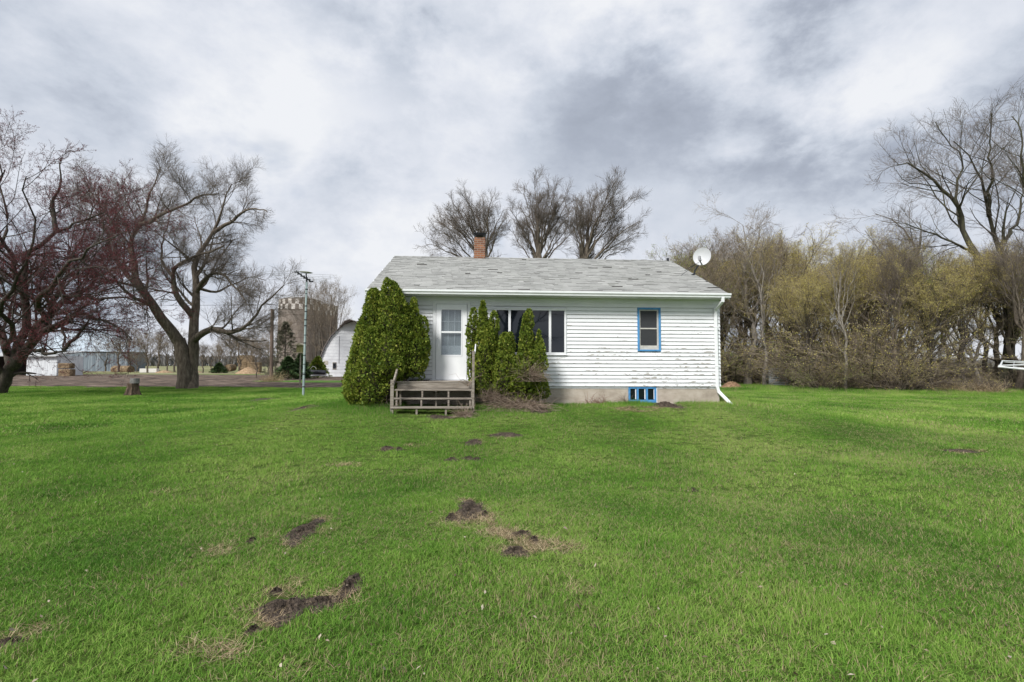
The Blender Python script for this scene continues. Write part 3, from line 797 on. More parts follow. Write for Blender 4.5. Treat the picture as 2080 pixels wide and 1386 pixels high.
def build_woods():
    # named trees at the edge of the wood
    def edge(base, D, lims, rad, seed, lab, bark, twig, budm=None, m0=13):
        b = base
        limbs = [pxlimb(b, D, p, rad[i] if i < len(rad) else rad[-1], .025) for i, p in enumerate(lims)]
        limbs[0][0][0][2] = -.15
        lv = [L3(.8, m0, None, .42, 6, .05, .15, .42, .016, t0=.3), L3(.8, 7, None, .6, 5, .05, .15, .5, .009), L3(.7, 7, .8, .5, 4, .04, .13, .6, .0055), L3(.6, 4, .42, .5, 3, .04, .1, .7, .0045)]
        if budm: bud_m[seed] = budm
        me = tree_meshes(seed, limbs, bark, twig, lv, bud=(2, 1, .022, .02) if budm else None)
        plant('wood_edge_tree', me, lab, 'tree', b, group='trees at the front edge of the wood')
    b = ghit(2044, 797)
    edge(b, b[1], [[(2040, 800), (2046, 740), (2050, 690), (2040, 655), (2024, 638), (1998, 590), (1979, 548)],
                   [(1985, 560), (1979, 504, .4), (1959, 459, .6), (1914, 379, 0), (1880, 345, -.6), (1840, 335, -1), (1815, 336, -1)],
                   [(1959, 459, .6), (1944, 424, 1.2), (1949, 364, 1.4), (1955, 314, 1.4), (1900, 250, 1.4)],
                   [(2048, 700), (2060, 660, .6), (2040, 580, 1), (2024, 519, 1), (2024, 439, 1), (1999, 379, .6), (1964, 324, .2), (1939, 285, 0)],
                   [(2024, 450, 1), (2019, 400, .2), (2016, 320, -.6), (2010, 235, -1)], [(2050, 690), (2080, 640, -1), (2110, 560, -1.4), (2120, 420, -1.6), (2110, 300, -1.6)],
                   [(2024, 519, 1), (2060, 460, 2), (2080, 400, 2.4), (2070, 320, 2.6)], [(2100, 500, -1.6), (2080, 400, -2.4), (2076, 300, -3), (2060, 230, -3)],
                   [(1979, 520, .4), (1930, 490, -1), (1880, 470, -1.6), (1840, 455, -2)], [(1998, 590), (1960, 600, -1), (1920, 580, -1.4), (1890, 560, -1.8)]],
         [.42, .22, .14, .30, .14, .26, .13, .12, .09, .09], 121, 'very tall dark bare tree with mossy limbs at the right edge', M_bark_moss, M_twig)
    b = ghit(1840, 788)
    edge(b, b[1], [[(1836, 792), (1842, 755), (1849, 713), (1860, 650), (1864, 588), (1864, 519), (1845, 480), (1825, 455), (1790, 425)], [(1848, 720), (1875, 690, -.5), (1929, 628, -1), (1950, 595, -1.2)],
                   [(1844, 722), (1815, 690, .5), (1785, 655, .8)], [(1864, 588), (1840, 560, 1), (1815, 520, 1.5), (1800, 480, 2)], [(1864, 519), (1872, 480, -.6), (1868, 450, -.8)], [(1860, 640), (1890, 590, 1.4), (1900, 530, 2)]],
         [.26, .12, .1, .09], 122, 'bare tree with a pale forked lower trunk standing in brushwood', M_bark_pale, M_twig, m0=7)
    b = ghit(1521, 786)
    edge(b, b[1], [[(1518, 790), (1527, 740), (1529, 705), (1524, 657), (1517, 597), (1511, 538), (1506, 494), (1515, 458)], [(1517, 600), (1490, 560, .5), (1465, 525, .8), (1470, 495, 1)],
                   [(1511, 545), (1530, 510, -.5), (1545, 480, -.8), (1540, 460, -.8)], [(1524, 660), (1500, 640, -1.5), (1480, 620, -2), (1488, 590, -2)], [(1528, 705), (1560, 690, -1), (1600, 700, -1.6)],
                   [(1521, 640), (1560, 600, .6), (1585, 560, 1), (1590, 520, 1)], [(1528, 700), (1495, 690, -1), (1476, 715, -1.6)], [(1517, 590), (1480, 590, 1.5), (1455, 570, 2.5)]],
         [.33, .13, .11, .1, .07, .1, .06], 123, 'twiggy tree with a thick pale trunk just right of the house', M_bark_pale, M_twig_brown, M_bud_brown)
    b = ghit(1992, 796)
    edge(b, b[1], [[(1994, 799), (1986, 760), (1979, 733), (1965, 715), (1940, 690), (1915, 655)], [(1979, 735), (1990, 700, -.4), (2025, 680, -.8), (2060, 672, -1)], [(1979, 733), (1940, 722, -.6), (1910, 718, -1)], [(1976, 728), (1988, 690, .5), (1995, 650, .8)]],
         [.17, .07, .05, .06], 124, 'short crooked pale tree leaning left among dry grass', M_bark_pale, M_twig_brown, m0=6)
    # woodland kinds
    kinds = [(wild_tree(201, 11, 3.0, 9, M_bark_dark, M_twig_brown, M_bud_tan, 7, .028), 'tan-budded woodland tree among the wood on the right'),
             (wild_tree(202, 10, 2.6, 8, M_bark_grey, M_twig_brown, M_bud_tan, 7, .028, lean=.06), 'tan-budded woodland tree among the wood on the right'),
             (wild_tree(203, 12, 2.4, 8, M_bark_dark, M_twig, None, lean=-.05), 'bare dark woodland tree among the wood on the right'),
             (wild_tree(204, 9.5, 2.4, 9, M_bark_moss, M_twig_brown, M_bud_green, 2, .034), 'green-budded woodland tree among the wood on the right'),
             (wild_tree(205, 11.5, 2.2, 7, M_bark_grey, M_twig, None, lean=.08), 'bare grey woodland tree among the wood on the right'),
             (wild_tree(206, 10.5, 3.4, 10, M_bark_dark, M_twig_brown, M_bud_brown, 2, .026), 'brown-budded woodland tree among the wood on the right'),
             (wild_tree(207, 12, 1.7, 8, M_bark_pale, M_twig_brown, M_bud_tan, 2, .026, fork=.42, r=.13, dens=.7, up=.12), 'slender pale-trunked woodland tree among the wood on the right')]
    g = np.random.default_rng(33); n = 0
    def front(x): return 33.5 - (x - 15) * .50 if x > 15 else 33.5 + (15 - x) * .35
    spots = []
    for row, (off, step) in enumerate(((1.2, 1.5), (4.5, 1.9), (8.5, 2.8), (13, 3.2), (19, 3.4), (26, 3.8))):
        x = 10.5 + row * .4 + (0 if row < 2 else -1)
        while x < 44:
            y = front(x) + off + g.uniform(-1.0, 2.2); px = x / max(y, 1)
            if px < 1.15 and px > .36: spots.append((x, y, row))
            x += step * g.uniform(.7, 1.3)
    woods = []
    for x, y, row in spots:
        px = 1040 + F * x / y
        if row == 0 and (1455 < px < 1500 or 1540 < px < 1612): continue
        if 1580 < px < 1800 or 1900 < px < 2010: w = [.36, .30, .06, .16, .04, .08]
        elif px <= 1580: w = [.05, .05, .2, .15, .15, .4]
        else: w = [.2, .18, .2, .16, .14, .12]
        k = g.choice(6, p=np.array(w) / sum(w)); k = 6 if (row < 3 and g.random() < .28) else k; sc = g.uniform(.8, 1.05) * (y / 36) ** .5
        want = (743 - (478 + 16 * sin(px * .02) + 12 * cos(px * .05))) * y / F + 1.5        # height that keeps the uneven skyline
        sc = want / 12.0 * g.uniform(.80, 1.06) * (.93 if px < 1500 else 1)
        w3 = g.uniform(.9, 1.15)
        _o = plant('woodland_tree', kinds[k][0], kinds[k][1], 'tree', (x, y, float(gz(x, y)) - .1), g.uniform(0, 6.28), (sc * w3, sc * w3, sc), group='trees of the wood on the right')
        woods.append((_o, px, row, kinds[k][1].split(' woodland')[0]))
    place_labels(woods, 'woodland tree')
    # small bare saplings seen through the gap behind the dish
    for px, py, D, s in ((1395, 500, 40, .9), (1425, 520, 44, .85), (1455, 540, 42, .8)):
        p = at(px, 760, D); plant('slender_tree', kinds[3][0] if px < 1400 else kinds[5][0], {1395: 'slender pale-leaved tree rising behind the satellite dish', 1425: 'brown-budded tree just right of the satellite dish', 1455: 'low brown tree between the dish and the thick pale trunk'}[px], 'tree', (p[0], p[1], -.1), px, ((743 - py) * D / F + 1.5) / 10)
    # undergrowth: arching many-stemmed bushes along the edge
    def bush(seed, h, w, budm, bn, twig=M_twig_brown):
        g2 = np.random.default_rng(seed); B = 46
        a = g2.uniform(0, 2 * pi, B); rad = g2.uniform(0, w * .35, B); P0 = np.stack([np.cos(a) * rad, np.sin(a) * rad, 0 * a - .05], -1)
        d = np.stack([np.cos(a) * .45, np.sin(a) * .45, np.ones(B)], -1) + g2.normal(0, .25, (B, 3)); Q = [P0]
        for j in range(6):
            d = d + g2.normal(0, .12, (B, 3)) + np.stack([np.cos(a) * .1, np.sin(a) * .1, -.06 + 0 * a], -1); d /= np.linalg.norm(d, axis=1, keepdims=True); Q.append(Q[-1] + d * (h / 6 * g2.uniform(.6, 1.1, B))[:, None])
        Q = np.stack(Q, 1); R = np.linspace(.022, .006, 7)[None, :] * g2.uniform(.6, 1.4, B)[:, None]
        v0, f0 = polytubes(Q, R, 4)
        C1, c1 = children(g2, Q, R, 9, .15, 1, .7, .32, 4, .03, .16, .6, .007); C2, c2 = children(g2, C1, c1, 5, .1, 1, .7, .5, 3, .03, .14, .7, .0065)
        v1, f1 = polytubes(C1, c1, 3); v2, f2 = polytubes(C2, c2, 3); vb, fb, tb = buds(g2, C2, bn * 2, .020, clump=.03)
        V = np.concatenate([v1, v2, vb]); Fm = [np.zeros(len(f1)), np.zeros(len(f2)), np.ones(len(fb))]
        cr = np_mesh('foliage', V, [np.concatenate([f1, f2 + len(v1), fb + len(v1) + len(v2)])], [twig, budm], [np.concatenate(Fm)], {'tint': np.concatenate([np.zeros(len(v1) + len(v2)), tb])})
        return np_mesh('stems', v0, [f0], [M_bark_grey]), cr
    bk = [(bush(301, 3.2, 2.2, M_bud_green, 2), 'green-leafing bush in the undergrowth of the wood'), (bush(302, 2.6, 2.4, M_bud_brown, 1), 'bare brown bush in the undergrowth of the wood'),
          (bush(303, 4.2, 2.4, M_bud_tan, 2), 'tall tan arching bush in the undergrowth of the wood'), (bush(304, 2.2, 2.2, M_bud_brown, 1, M_twig), 'low grey thicket bush in the undergrowth of the wood')]
    bs_ = []
    for rowi, off in enumerate((.5, 3.0, 6.5, 11, 17, 24)):
        x = 11.0 + off * .15
        while x < 44:
            y = front(x) + off + g.uniform(-.3, 1.2); px = 1040 + F * x / y
            if px < 2260 and (g.random() < .8 or px < 1750 or off > 6):
                if 1440 < px < 1655 and off < 4: x += .8; continue
                if off < 7 and g.random() < .12: x += .9; continue
                k = g.choice(4, p=[.36, .22, .26, .16] if px < 1800 else [.12, .36, .1, .42]); s = g.uniform(.55, 1.15) * (g.uniform(.35, .85) if off < 1 else (.95 if off < 4 else 1.15)) * (1 + .75 * (.5 + .5 * sin(px * .021 + off)) * (px < 1800)) * (.75 if px > 1850 else 1)
                o = plant('undergrowth_bush', bk[k][0], bk[k][1], 'bush', (x, y, float(gz(x, y))), g.uniform(0, 6.28), (s * 1.15, s * 1.15, s), 'bushes of the undergrowth', ('stems', 'foliage')); bs_.append((o, px, rowi, bk[k][1].split(' bush')[0]))
            x += (1.25 if off < 5 else 1.8) * g.uniform(.7, 1.3)
    place_labels(bs_, 'bush')
    return kinds, bk


KINDS, BUSH = build_woods()


def build_far_trees():
    kinds = [wild_tree(401, 7, 2.4, 8, M_bark_grey, M_twig, None, dens=.8, r=.12), wild_tree(402, 6, 3.0, 9, M_bark_grey, M_twig_brown, M_bud_brown, 1, .05, dens=.8, fork=.15, r=.1)]
    # rows beyond the yard: px, top py, distance
    lst = [(215, 690, 105), (240, 672, 95), (262, 684, 100), (300, 670, 92), (322, 678, 98), (340, 690, 110), (355, 682, 100), (412, 706, 90), (430, 700, 95), (447, 704, 105), (470, 690, 112), (486, 668, 88), (500, 690, 100), (528, 700, 98), (545, 690, 86), (462, 712, 120), (285, 700, 120), (395, 712, 125), (200, 700, 122), (512, 680, 105)]
    g = np.random.default_rng(9); lst.sort(); ORD = 'first second third fourth fifth sixth seventh eighth ninth tenth eleventh twelfth'.split(); nl = nr_ = 0
    for i, (px, top, D) in enumerate(lst):
        if px < 379: lab = f'{ORD[nl]} small bare tree from the left in the row behind the metal shed'; nl += 1
        else: lab = f'{ORD[nr_]} small bare tree right of the big ash trunk beyond the yard'; nr_ += 1
        p = at(px, 745, D); h = (743 - top) * D / F + 1.5
        plant('distant_tree', kinds[i % 2], lab, 'tree', (p[0], p[1], 0), g.uniform(0, 6), (h / 6.5 * 1.15, h / 6.5 * 1.15, h / 6.5), 'bare trees beyond the dirt yard')
    tall = wild_tree(403, 10, 3.2, 9, M_bark_grey, M_twig_brown, M_bud_brown, 1, .04, fork=.12, r=.14, up=.12)
    p = at(668, 760, 70); plant('silo_side_tree', tall, 'bare many-stemmed tree between the silos and the white barn', 'tree', (p[0], p[1], 0), 1, (1.05, 1.05, 1.25))
    p = at(640, 760, 62); plant('silo_side_tree', tall, 'thin bare tree in front of the right silo', 'tree', (p[0], p[1], 0), 3, (.7, .7, 1.1))
    p = at(560, 760, 58); plant('scrub_tree', kinds[1], 'bare scrubby tree beside the utility pole', 'tree', (p[0], p[1], 0), 2, (.9, .9, 1.05))
    p = at(520, 760, 60); plant('scrub_tree', kinds[1], 'low bare scrub left of the utility pole', 'tree', (p[0], p[1], 0), 4, (.7, .7, .6))
    p = at(277, 757, 96); plant('scrub_bush', kinds[1], 'bare grey bush in front of the metal shed', 'bush', (p[0], p[1], 0), 4, (1.0, 1.0, .62))
    # one mass of far woodland on the skyline
    g = np.random.default_rng(12); V, Fs, o = [], [], 0
    n = 2600; th = g.uniform(-.95, .95, n); r = g.uniform(380, 520, n); x = np.tan(th) * r * .9; y = r
    h = 5.5 + 5 * fnoise(x * .02, x * 0) + g.uniform(-1, 1, n)
    c = np.stack([x, y, 0 * x], -1)
    Q = c[:, None, :] + np.stack([g.normal(0, 1.5, (n, 4)) * np.array([0, .5, 1, 1.4]), g.normal(0, 1, (n, 4)), h[:, None] * np.array([0, .4, .75, 1.])], -1)
    R = np.array([.4, .9, 1.1, .3])[None, :] * g.uniform(.7, 1.4, n)[:, None]
    v, f = polytubes(Q, R, 5)
    m = mat('far_wood', [(.3, (.10, .10, .10)), (.7, (.17, .165, .16))], .05, 1, coord='World')
    stuff(add_obj('far_woodland', np_mesh('far_woodland', v, [f], [m])))


build_far_trees()


# ------------------------------------------------------------------ evergreens
def spray_mesh(name, g, C, D, size, m, leaf=7, width=.17):
    """flat fans of scale foliage: C centres, D directions"""
    n = len(C); D = D / np.linalg.norm(D, axis=1, keepdims=True)
    s = np.cross(D, g.normal(0, 1, (n, 3))); s /= np.linalg.norm(s, axis=1, keepdims=True)
    sz = size * g.uniform(.6, 1.3, n)
    V = []
    ang = np.linspace(-1.0, 1.0, leaf)
    for j, a in enumerate(ang):
        b0 = C + D * (sz * (.45 * (1 - abs(a)) - .1))[:, None]
        d = D * cos(a) + s * sin(a); w = np.cross(d, np.cross(D, s)); w /= np.linalg.norm(w, axis=1, keepdims=True)
        ln = (sz * g.uniform(.55, 1.0, n))[:, None]
        V += [b0 + w * ln * width * .4, b0 - w * ln * width * .4, b0 + d * ln * .65 - w * ln * width, b0 + d * ln, b0 + d * ln * .65 + w * ln * width]
    V = np.stack(V, 1).reshape(-1, 3); i = np.arange(n * leaf)[:, None] * 5
    t = np.repeat(np.clip(g.normal(.5, .22, n), 0, 1), leaf * 5)
    return np_mesh(name, V, [np.concatenate([i + np.array([0, 1, 2]), i + np.array([0, 2, 3])]), i + np.array([0, 3, 4])], [m], attr={'tint': t})


def arbor(seed, lobes, nspray, size, name, label, loc, rotz=0, m=None, core=True, cat='shrub', stem_n=14):
    """lobes: (x, y, radius, z0, height)"""
    g = np.random.default_rng(seed); m = m or M_cedar
    mini = []
    for (x, y, r, z0, h_) in lobes:
        for q in range(int(5 + 9 * r)):
            t = g.uniform(.08, .92); a = g.uniform(0, 2 * pi); rr = r * min(1, (t / .22 + .35) / 1.35) ** .8 * (1 - t) ** .45
            mini.append((x + cos(a) * rr * .88, y + sin(a) * rr * .88, g.uniform(.13, .22) * (.6 + r * .6), z0 + t * h_ - .22, g.uniform(.34, .62)))
    nm = len(lobes); L_ = np.array(list(lobes) + mini, float); w = L_[:, 2] * L_[:, 4]; w /= w.sum()
    prof = lambda t: np.minimum(1, (t / .22 + .35) / 1.35) ** .8 * np.clip(1 - t, 0, 1) ** .45 * 1.05
    clump = lambda p: .5 + .5 * np.sin(p[:, 0] * 9 + 2 * np.sin(p[:, 2] * 5)) * np.sin(p[:, 2] * 8 + 3 * np.sin(p[:, 1] * 6)) * np.cos(p[:, 1] * 9 + p[:, 0] * 4)
    k = g.choice(len(L_), nspray * 2, p=w); t = g.uniform(0, 1, nspray * 2) ** 1.1; a = g.uniform(0, 2 * pi, nspray * 2)
    l = L_[k]; r = l[:, 2] * prof(t)
    P = np.stack([l[:, 0] + np.cos(a) * r, l[:, 1] + np.sin(a) * r, l[:, 3] + t * l[:, 4]], -1)
    bump_ = .78 + .32 * clump(P) + g.normal(0, .05, len(P))
    bump_ = np.where(g.random(len(P)) < .25, bump_ * .88, bump_); bump_ = np.where(g.random(len(P)) < .05, bump_ * g.uniform(1.05, 1.22, len(P)), bump_)
    P[:, 0] = l[:, 0] + np.cos(a) * r * bump_; P[:, 1] = l[:, 1] + np.sin(a) * r * bump_
    ok = np.ones(len(P), bool)
    for j, q in enumerate(L_):
        tt = np.clip((P[:, 2] - q[3]) / q[4], 0, 1); ok &= (k == j) | (np.hypot(P[:, 0] - q[0], P[:, 1] - q[1]) > q[2] * prof(tt) * .8) | (P[:, 2] > q[3] + q[4])
    P, a = P[ok][:nspray], a[ok][:nspray]
    D = np.stack([np.cos(a) * .75, np.sin(a) * .75, np.full(len(a), .75)], -1) + g.normal(0, .5, (len(a), 3))
    t_ = thing(name, label, cat, loc, rotz)
    add_obj('foliage', spray_mesh('foliage', g, P, D, size, m), t_)
    # stems and inner branches
    b = MB()
    for q in L_[:nm]:
        b.tube([(0, 0, -.05), (q[0] * .9, q[1] * .9, q[3] + .2 * q[4]), (q[0], q[1], q[3] + .6 * q[4]), (q[0], q[1], q[3] + .95 * q[4])], [.045, .035, .02, .006], 6)
        for i in range(stem_n):
            tt = g.uniform(.03, .85); aa = g.uniform(0, 6.28); rr = q[2] * float(prof(np.array(tt))) * .85; z = q[3] + tt * q[4]
            b.tube([(q[0], q[1], z - .1), (q[0] + cos(aa) * rr * .5, q[1] + sin(aa) * rr * .5, z - .03), (q[0] + cos(aa) * rr, q[1] + sin(aa) * rr, z + .06)], [.014, .009, .004], 4)
    b.build('stems', M_bark_grey, t_)
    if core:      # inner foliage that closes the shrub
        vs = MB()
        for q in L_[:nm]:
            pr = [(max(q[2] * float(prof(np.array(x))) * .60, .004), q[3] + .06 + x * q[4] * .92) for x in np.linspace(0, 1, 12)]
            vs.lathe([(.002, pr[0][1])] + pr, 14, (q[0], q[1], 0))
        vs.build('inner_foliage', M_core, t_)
    return t_


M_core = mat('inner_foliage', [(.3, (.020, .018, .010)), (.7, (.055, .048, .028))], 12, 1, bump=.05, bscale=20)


def H(u, v, z=0):
    p = HP + EU * u + EV * v; return (float(p[0]), float(p[1]), z)


def build_shrubs():
    g0 = .42
    arbor(501, [(-.30, 0, .54, 0, 2.65), (-.58, -.05, .48, .05, 2.35), (-.70, -.1, .44, .15, 1.6), (-.34, -.38, .50, 0, 2.0), (-.62, -.3, .44, .1, 1.4), (-.04, -.1, .30, .05, 1.5), (.03, 0, .58, .72, 2.46), (-.42, 0, .46, .7, 2.3), (.26, -.02, .46, .74, 2.0),
                (.56, .12, .24, .8, 1.98), (.70, .12, .27, .85, 1.5), (.60, .0, .34, .78, 1.15), (.04, -.34, .46, .70, 1.2)],
          62000, .040, 'arborvitae_shrub', 'large rounded arborvitae shrub left of the front steps', H(-3.10, -.62, g0))
    arbor(502, [(-.68, 0, .22, .3, 2.42), (-.62, -.05, .40, .3, 1.8), (-.90, 0, .17, .5, 1.85), (-.45, 0, .26, .3, 2.0), (-.12, -.1, .34, .35, 1.55), (.42, 0, .25, .4, 2.0), (.40, -.1, .40, .25, 1.35), (.60, -.05, .34, .2, 1.15),
                (.78, -.08, .13, 1.0, .75), (-.1, -.32, .38, .35, 1.1), (.28, -.28, .38, .3, .95)],
          42000, .039, 'arborvitae_shrub', 'ragged arborvitae shrub with several spires right of the front steps', H(-.10, -.62, g0))
    # sprig sticking out to the right across the window


build_shrubs()


def stems_thing(name, label, cat, loc, n, spread, h, seed, m=None, lie=0., r=.004, part='stem_tangle', rotz=0, aim=None):
    g = np.random.default_rng(seed)
    a = g.uniform(0, 2 * pi, n); rr = g.uniform(0, 1, n) ** .7
    P0 = np.stack([np.cos(a) * rr * spread[0], np.sin(a) * rr * spread[1], g.uniform(0, .25, n) * h * lie], -1)
    d = np.stack([g.normal(0, 1, n), g.normal(0, 1, n), (1 - lie) * 1.6 + g.normal(0, .25, n)], -1)
    if aim is not None: d = d * .5 + np.array(aim)
    d /= np.linalg.norm(d, axis=1, keepdims=True); Q = [P0]
    ln = h * g.uniform(.4, 1.2, n)
    for j in range(5):
        d = d + g.normal(0, .22, (n, 3)) + np.array([0, 0, -.16]); d /= np.linalg.norm(d, axis=1, keepdims=True)
        q = Q[-1] + d * (ln / 5)[:, None]; q[:, 2] = np.maximum(q[:, 2], .005); Q.append(q)
    Q = np.stack(Q, 1); v, f = polytubes(Q, np.linspace(r, r * .4, 6)[None, :] * g.uniform(.6, 1.5, n)[:, None], 3)
    me = np_mesh(name, v, [f], [m or M_dead], attr={'tint': np.repeat(g.random(n), 18)})
    o = add_obj(name, me); o.location = loc; o.rotation_euler[2] = rotz
    return tag(o, label, cat)


def build_dead_stuff():
    zg = lambda p: (p[0], p[1], float(gz(p[0], p[1])))
    stems_thing('dead_brush_pile', 'pile of dead brown brush under the shrub right of the steps', 'brush pile', zg(H(.12, -1.25)), 1100, (.66, .34), .60, 1, lie=.82)
    stems_thing('dead_brush_pile', 'small heap of dead stems hanging over the lowest step at its right end', 'brush pile', zg(H(-1.16, -2.02)), 200, (.17, .10), .36, 2, lie=.35)
    stems_thing('dead_vine_tangle', 'tan dead vines hanging in the shrub under the picture window', 'dead vines', H(.30, -1.10, 1.12), 420, (.17, .08), .62, 3, lie=.5, aim=(.2, -.25, .25))
    stems_thing('dead_vine_tangle', 'grey dead twigs low in the shrub beside the right step post', 'dead vines', H(-.50, -1.06, .62), 260, (.28, .08), .50, 4, lie=.4, aim=(0, -.2, .3))
    stems_thing('dead_vine_tangle', 'dead brown twigs under the large shrub left of the steps', 'dead vines', H(-3.0, -1.15, .42), 150, (.3, .08), .35, 5, lie=.4)
    stems_thing('bare_twig_shoot', 'few thin bare shoots rising in front of the door sill', 'twigs', H(-1.12, -1.05, 1.0), 6, (.05, .03), .75, 6, lie=0, r=.006)
    stems_thing('dead_weed', 'reddish dead weed growing against the foundation left of the blue basement window', 'weed', H(2.28, -.14, .5), 60, (.38, .05), .34, 7, m=mat('red_dead_weed', [(.2, (.10, .045, .03)), (.8, (.28, .15, .10))], 5, .9, attr='tint', attr_amt=.6), lie=.1)
    stems_thing('dead_weed', 'small dead weed against the left jamb of the basement window', 'weed', H(3.05, -.12, .5), 30, (.12, .05), .38, 8, lie=.1)
    for i, (px, py, n, s, lab) in enumerate(((1950, 800, 420, (1.5, .5), 'pale dry grass clump at the foot of the crooked pale tree'), (2010, 803, 300, (1.0, .4), 'pale dry grass clump at the right edge of the wood'), (553, 775, 260, (1.1, .5), 'dry grass clump round the foot of the utility pole'))):
        b = ghit(px, py); stems_thing('dry_grass_clump', lab, 'dry grass', b, n, s, .9 if i < 2 else 1.2, 20 + i, m=M_straw, lie=.1, r=.007)
    b = ghit(1835, 793); stems_thing('brushwood_pile', 'long pile of fallen brown branches at the foot of the pale forked tree', 'brush pile', b, 500, (4.6, .7), 1.6, 30, lie=.8, r=.016)
    b = ghit(1700, 792); stems_thing('brushwood_pile', 'tangled dead branches along the wood edge left of the brushwood', 'brush pile', b, 300, (3.0, .6), 1.0, 31, lie=.8, r=.012)
    # heap of brown leaves right of the house
    b = ghit(1486, 790); g = np.random.default_rng(3)
    m = MB(); prof = [(1.0, 0), (.85, .16), (.6, .33), (.3, .46), (.01, .5)]
    m.lathe(prof, 20, (0, 0, 0)); o = m.build('leaf_heap', mat('brown_leaves', [(.3, (.12, .07, .04)), (.5, (.27, .165, .10)), (.75, (.40, .27, .18))], 6, .95, bump=.08, bscale=14), smooth=True)
    o.location = b; o.scale = (.72, .8, 1.0); tag(o, 'rounded heap of brown dead leaves beside the right corner of the house', 'leaf heap')


build_dead_stuff()


def soil_mound(name, label, c, rx_, ry_, h, seed, kind=None):
    g = np.random.default_rng(seed); nr, na = 14, 40; V = [(0, 0, h)]
    for i in range(1, nr + 1):
        r = i / nr
        for j in range(na):
            a = 2 * pi * j / na; k = 1 + .18 * sin(3 * a + seed) + .1 * sin(7 * a + 2 * seed); x, y = r * rx_ * k * cos(a), r * ry_ * k * sin(a)
            z = h * (1 - r * r) ** 1.1 * (g.uniform(.75, 1.25) if name != 'bare_soil' else g.uniform(.1, 2.0)) + float(gz(c[0] + x, c[1] + y) - gz(c[0], c[1])) - (.02 if i == nr else 0)
            V.append((x, y, z))
    Fs = [(0, 1 + j, 1 + (j + 1) % na) for j in range(na)]
    for i in range(nr - 1):
        for j in range(na): a = 1 + i * na; Fs.append((a + j, a + na + j, a + na + (j + 1) % na, a + (j + 1) % na))
    m = MB(); m.add(V, Fs); o = m.build(name, M_soil, smooth=True); o.location = (c[0], c[1], float(gz(c[0], c[1])))
    return tag(o, label, 'soil mound')


M_soil = mat('dark_soil', [(.3, (.020, .015, .011)), (.5, (.070, .052, .038)), (.75, (.17, .13, .095))], 26, .95, bump=.035, bscale=55)
soil_mound('soil_mound', 'dark molehill against the foundation beside the blue basement window', ghit(1350, 826), .30, .16, .11, 1)
soil_mound('soil_mound', 'flat grey molehill on the lawn right of the downspout', ghit(1526, 817), .26, .2, .05, 2)
soil_mound('soil_mound', 'flat grey soil heap on the lawn below the right shrub', ghit(1028, 884), .33, .2, .03, 3)
soil_mound('soil_mound', 'dark flat soil heap far out on the right side of the lawn', ghit(1950, 917), .33, .12, .03, 4)
soil_mound('soil_mound', 'dark soil heap at the end of the dead brush pile', ghit(1098, 837), .26, .14, .035, 5)
soil_mound('soil_mound', 'little dark crumb of soil left of the lawn centre below the left shrub', ghit(785, 913), .10, .07, .05, 6)

for _i, (_x, _y, _a, _b) in enumerate(SOILW):
    if _i in (13, 18): continue
    o = soil_mound('bare_soil', '', (_x, _y), _a * 1.3, _b * 1.35, .02, _i + 20)
    for _k in ('label', 'category'): del o[_k]
    structure(o)
bud_m[140] = M_bud_brown
_t = wild_tree(140, 15, 5.5, 9, M_bark_dark, M_twig, None, fork=.25, r=.3, up=.04)
plant('bare_tree', _t, 'large bare tree behind the photographer, seen mirrored in the picture window', 'tree', (3.2, -13, 0), 1)

# ------------------------------------------------------------------ house
M_siding = bpy.data.materials.new('peeling_white_paint'); M_siding.use_nodes = True


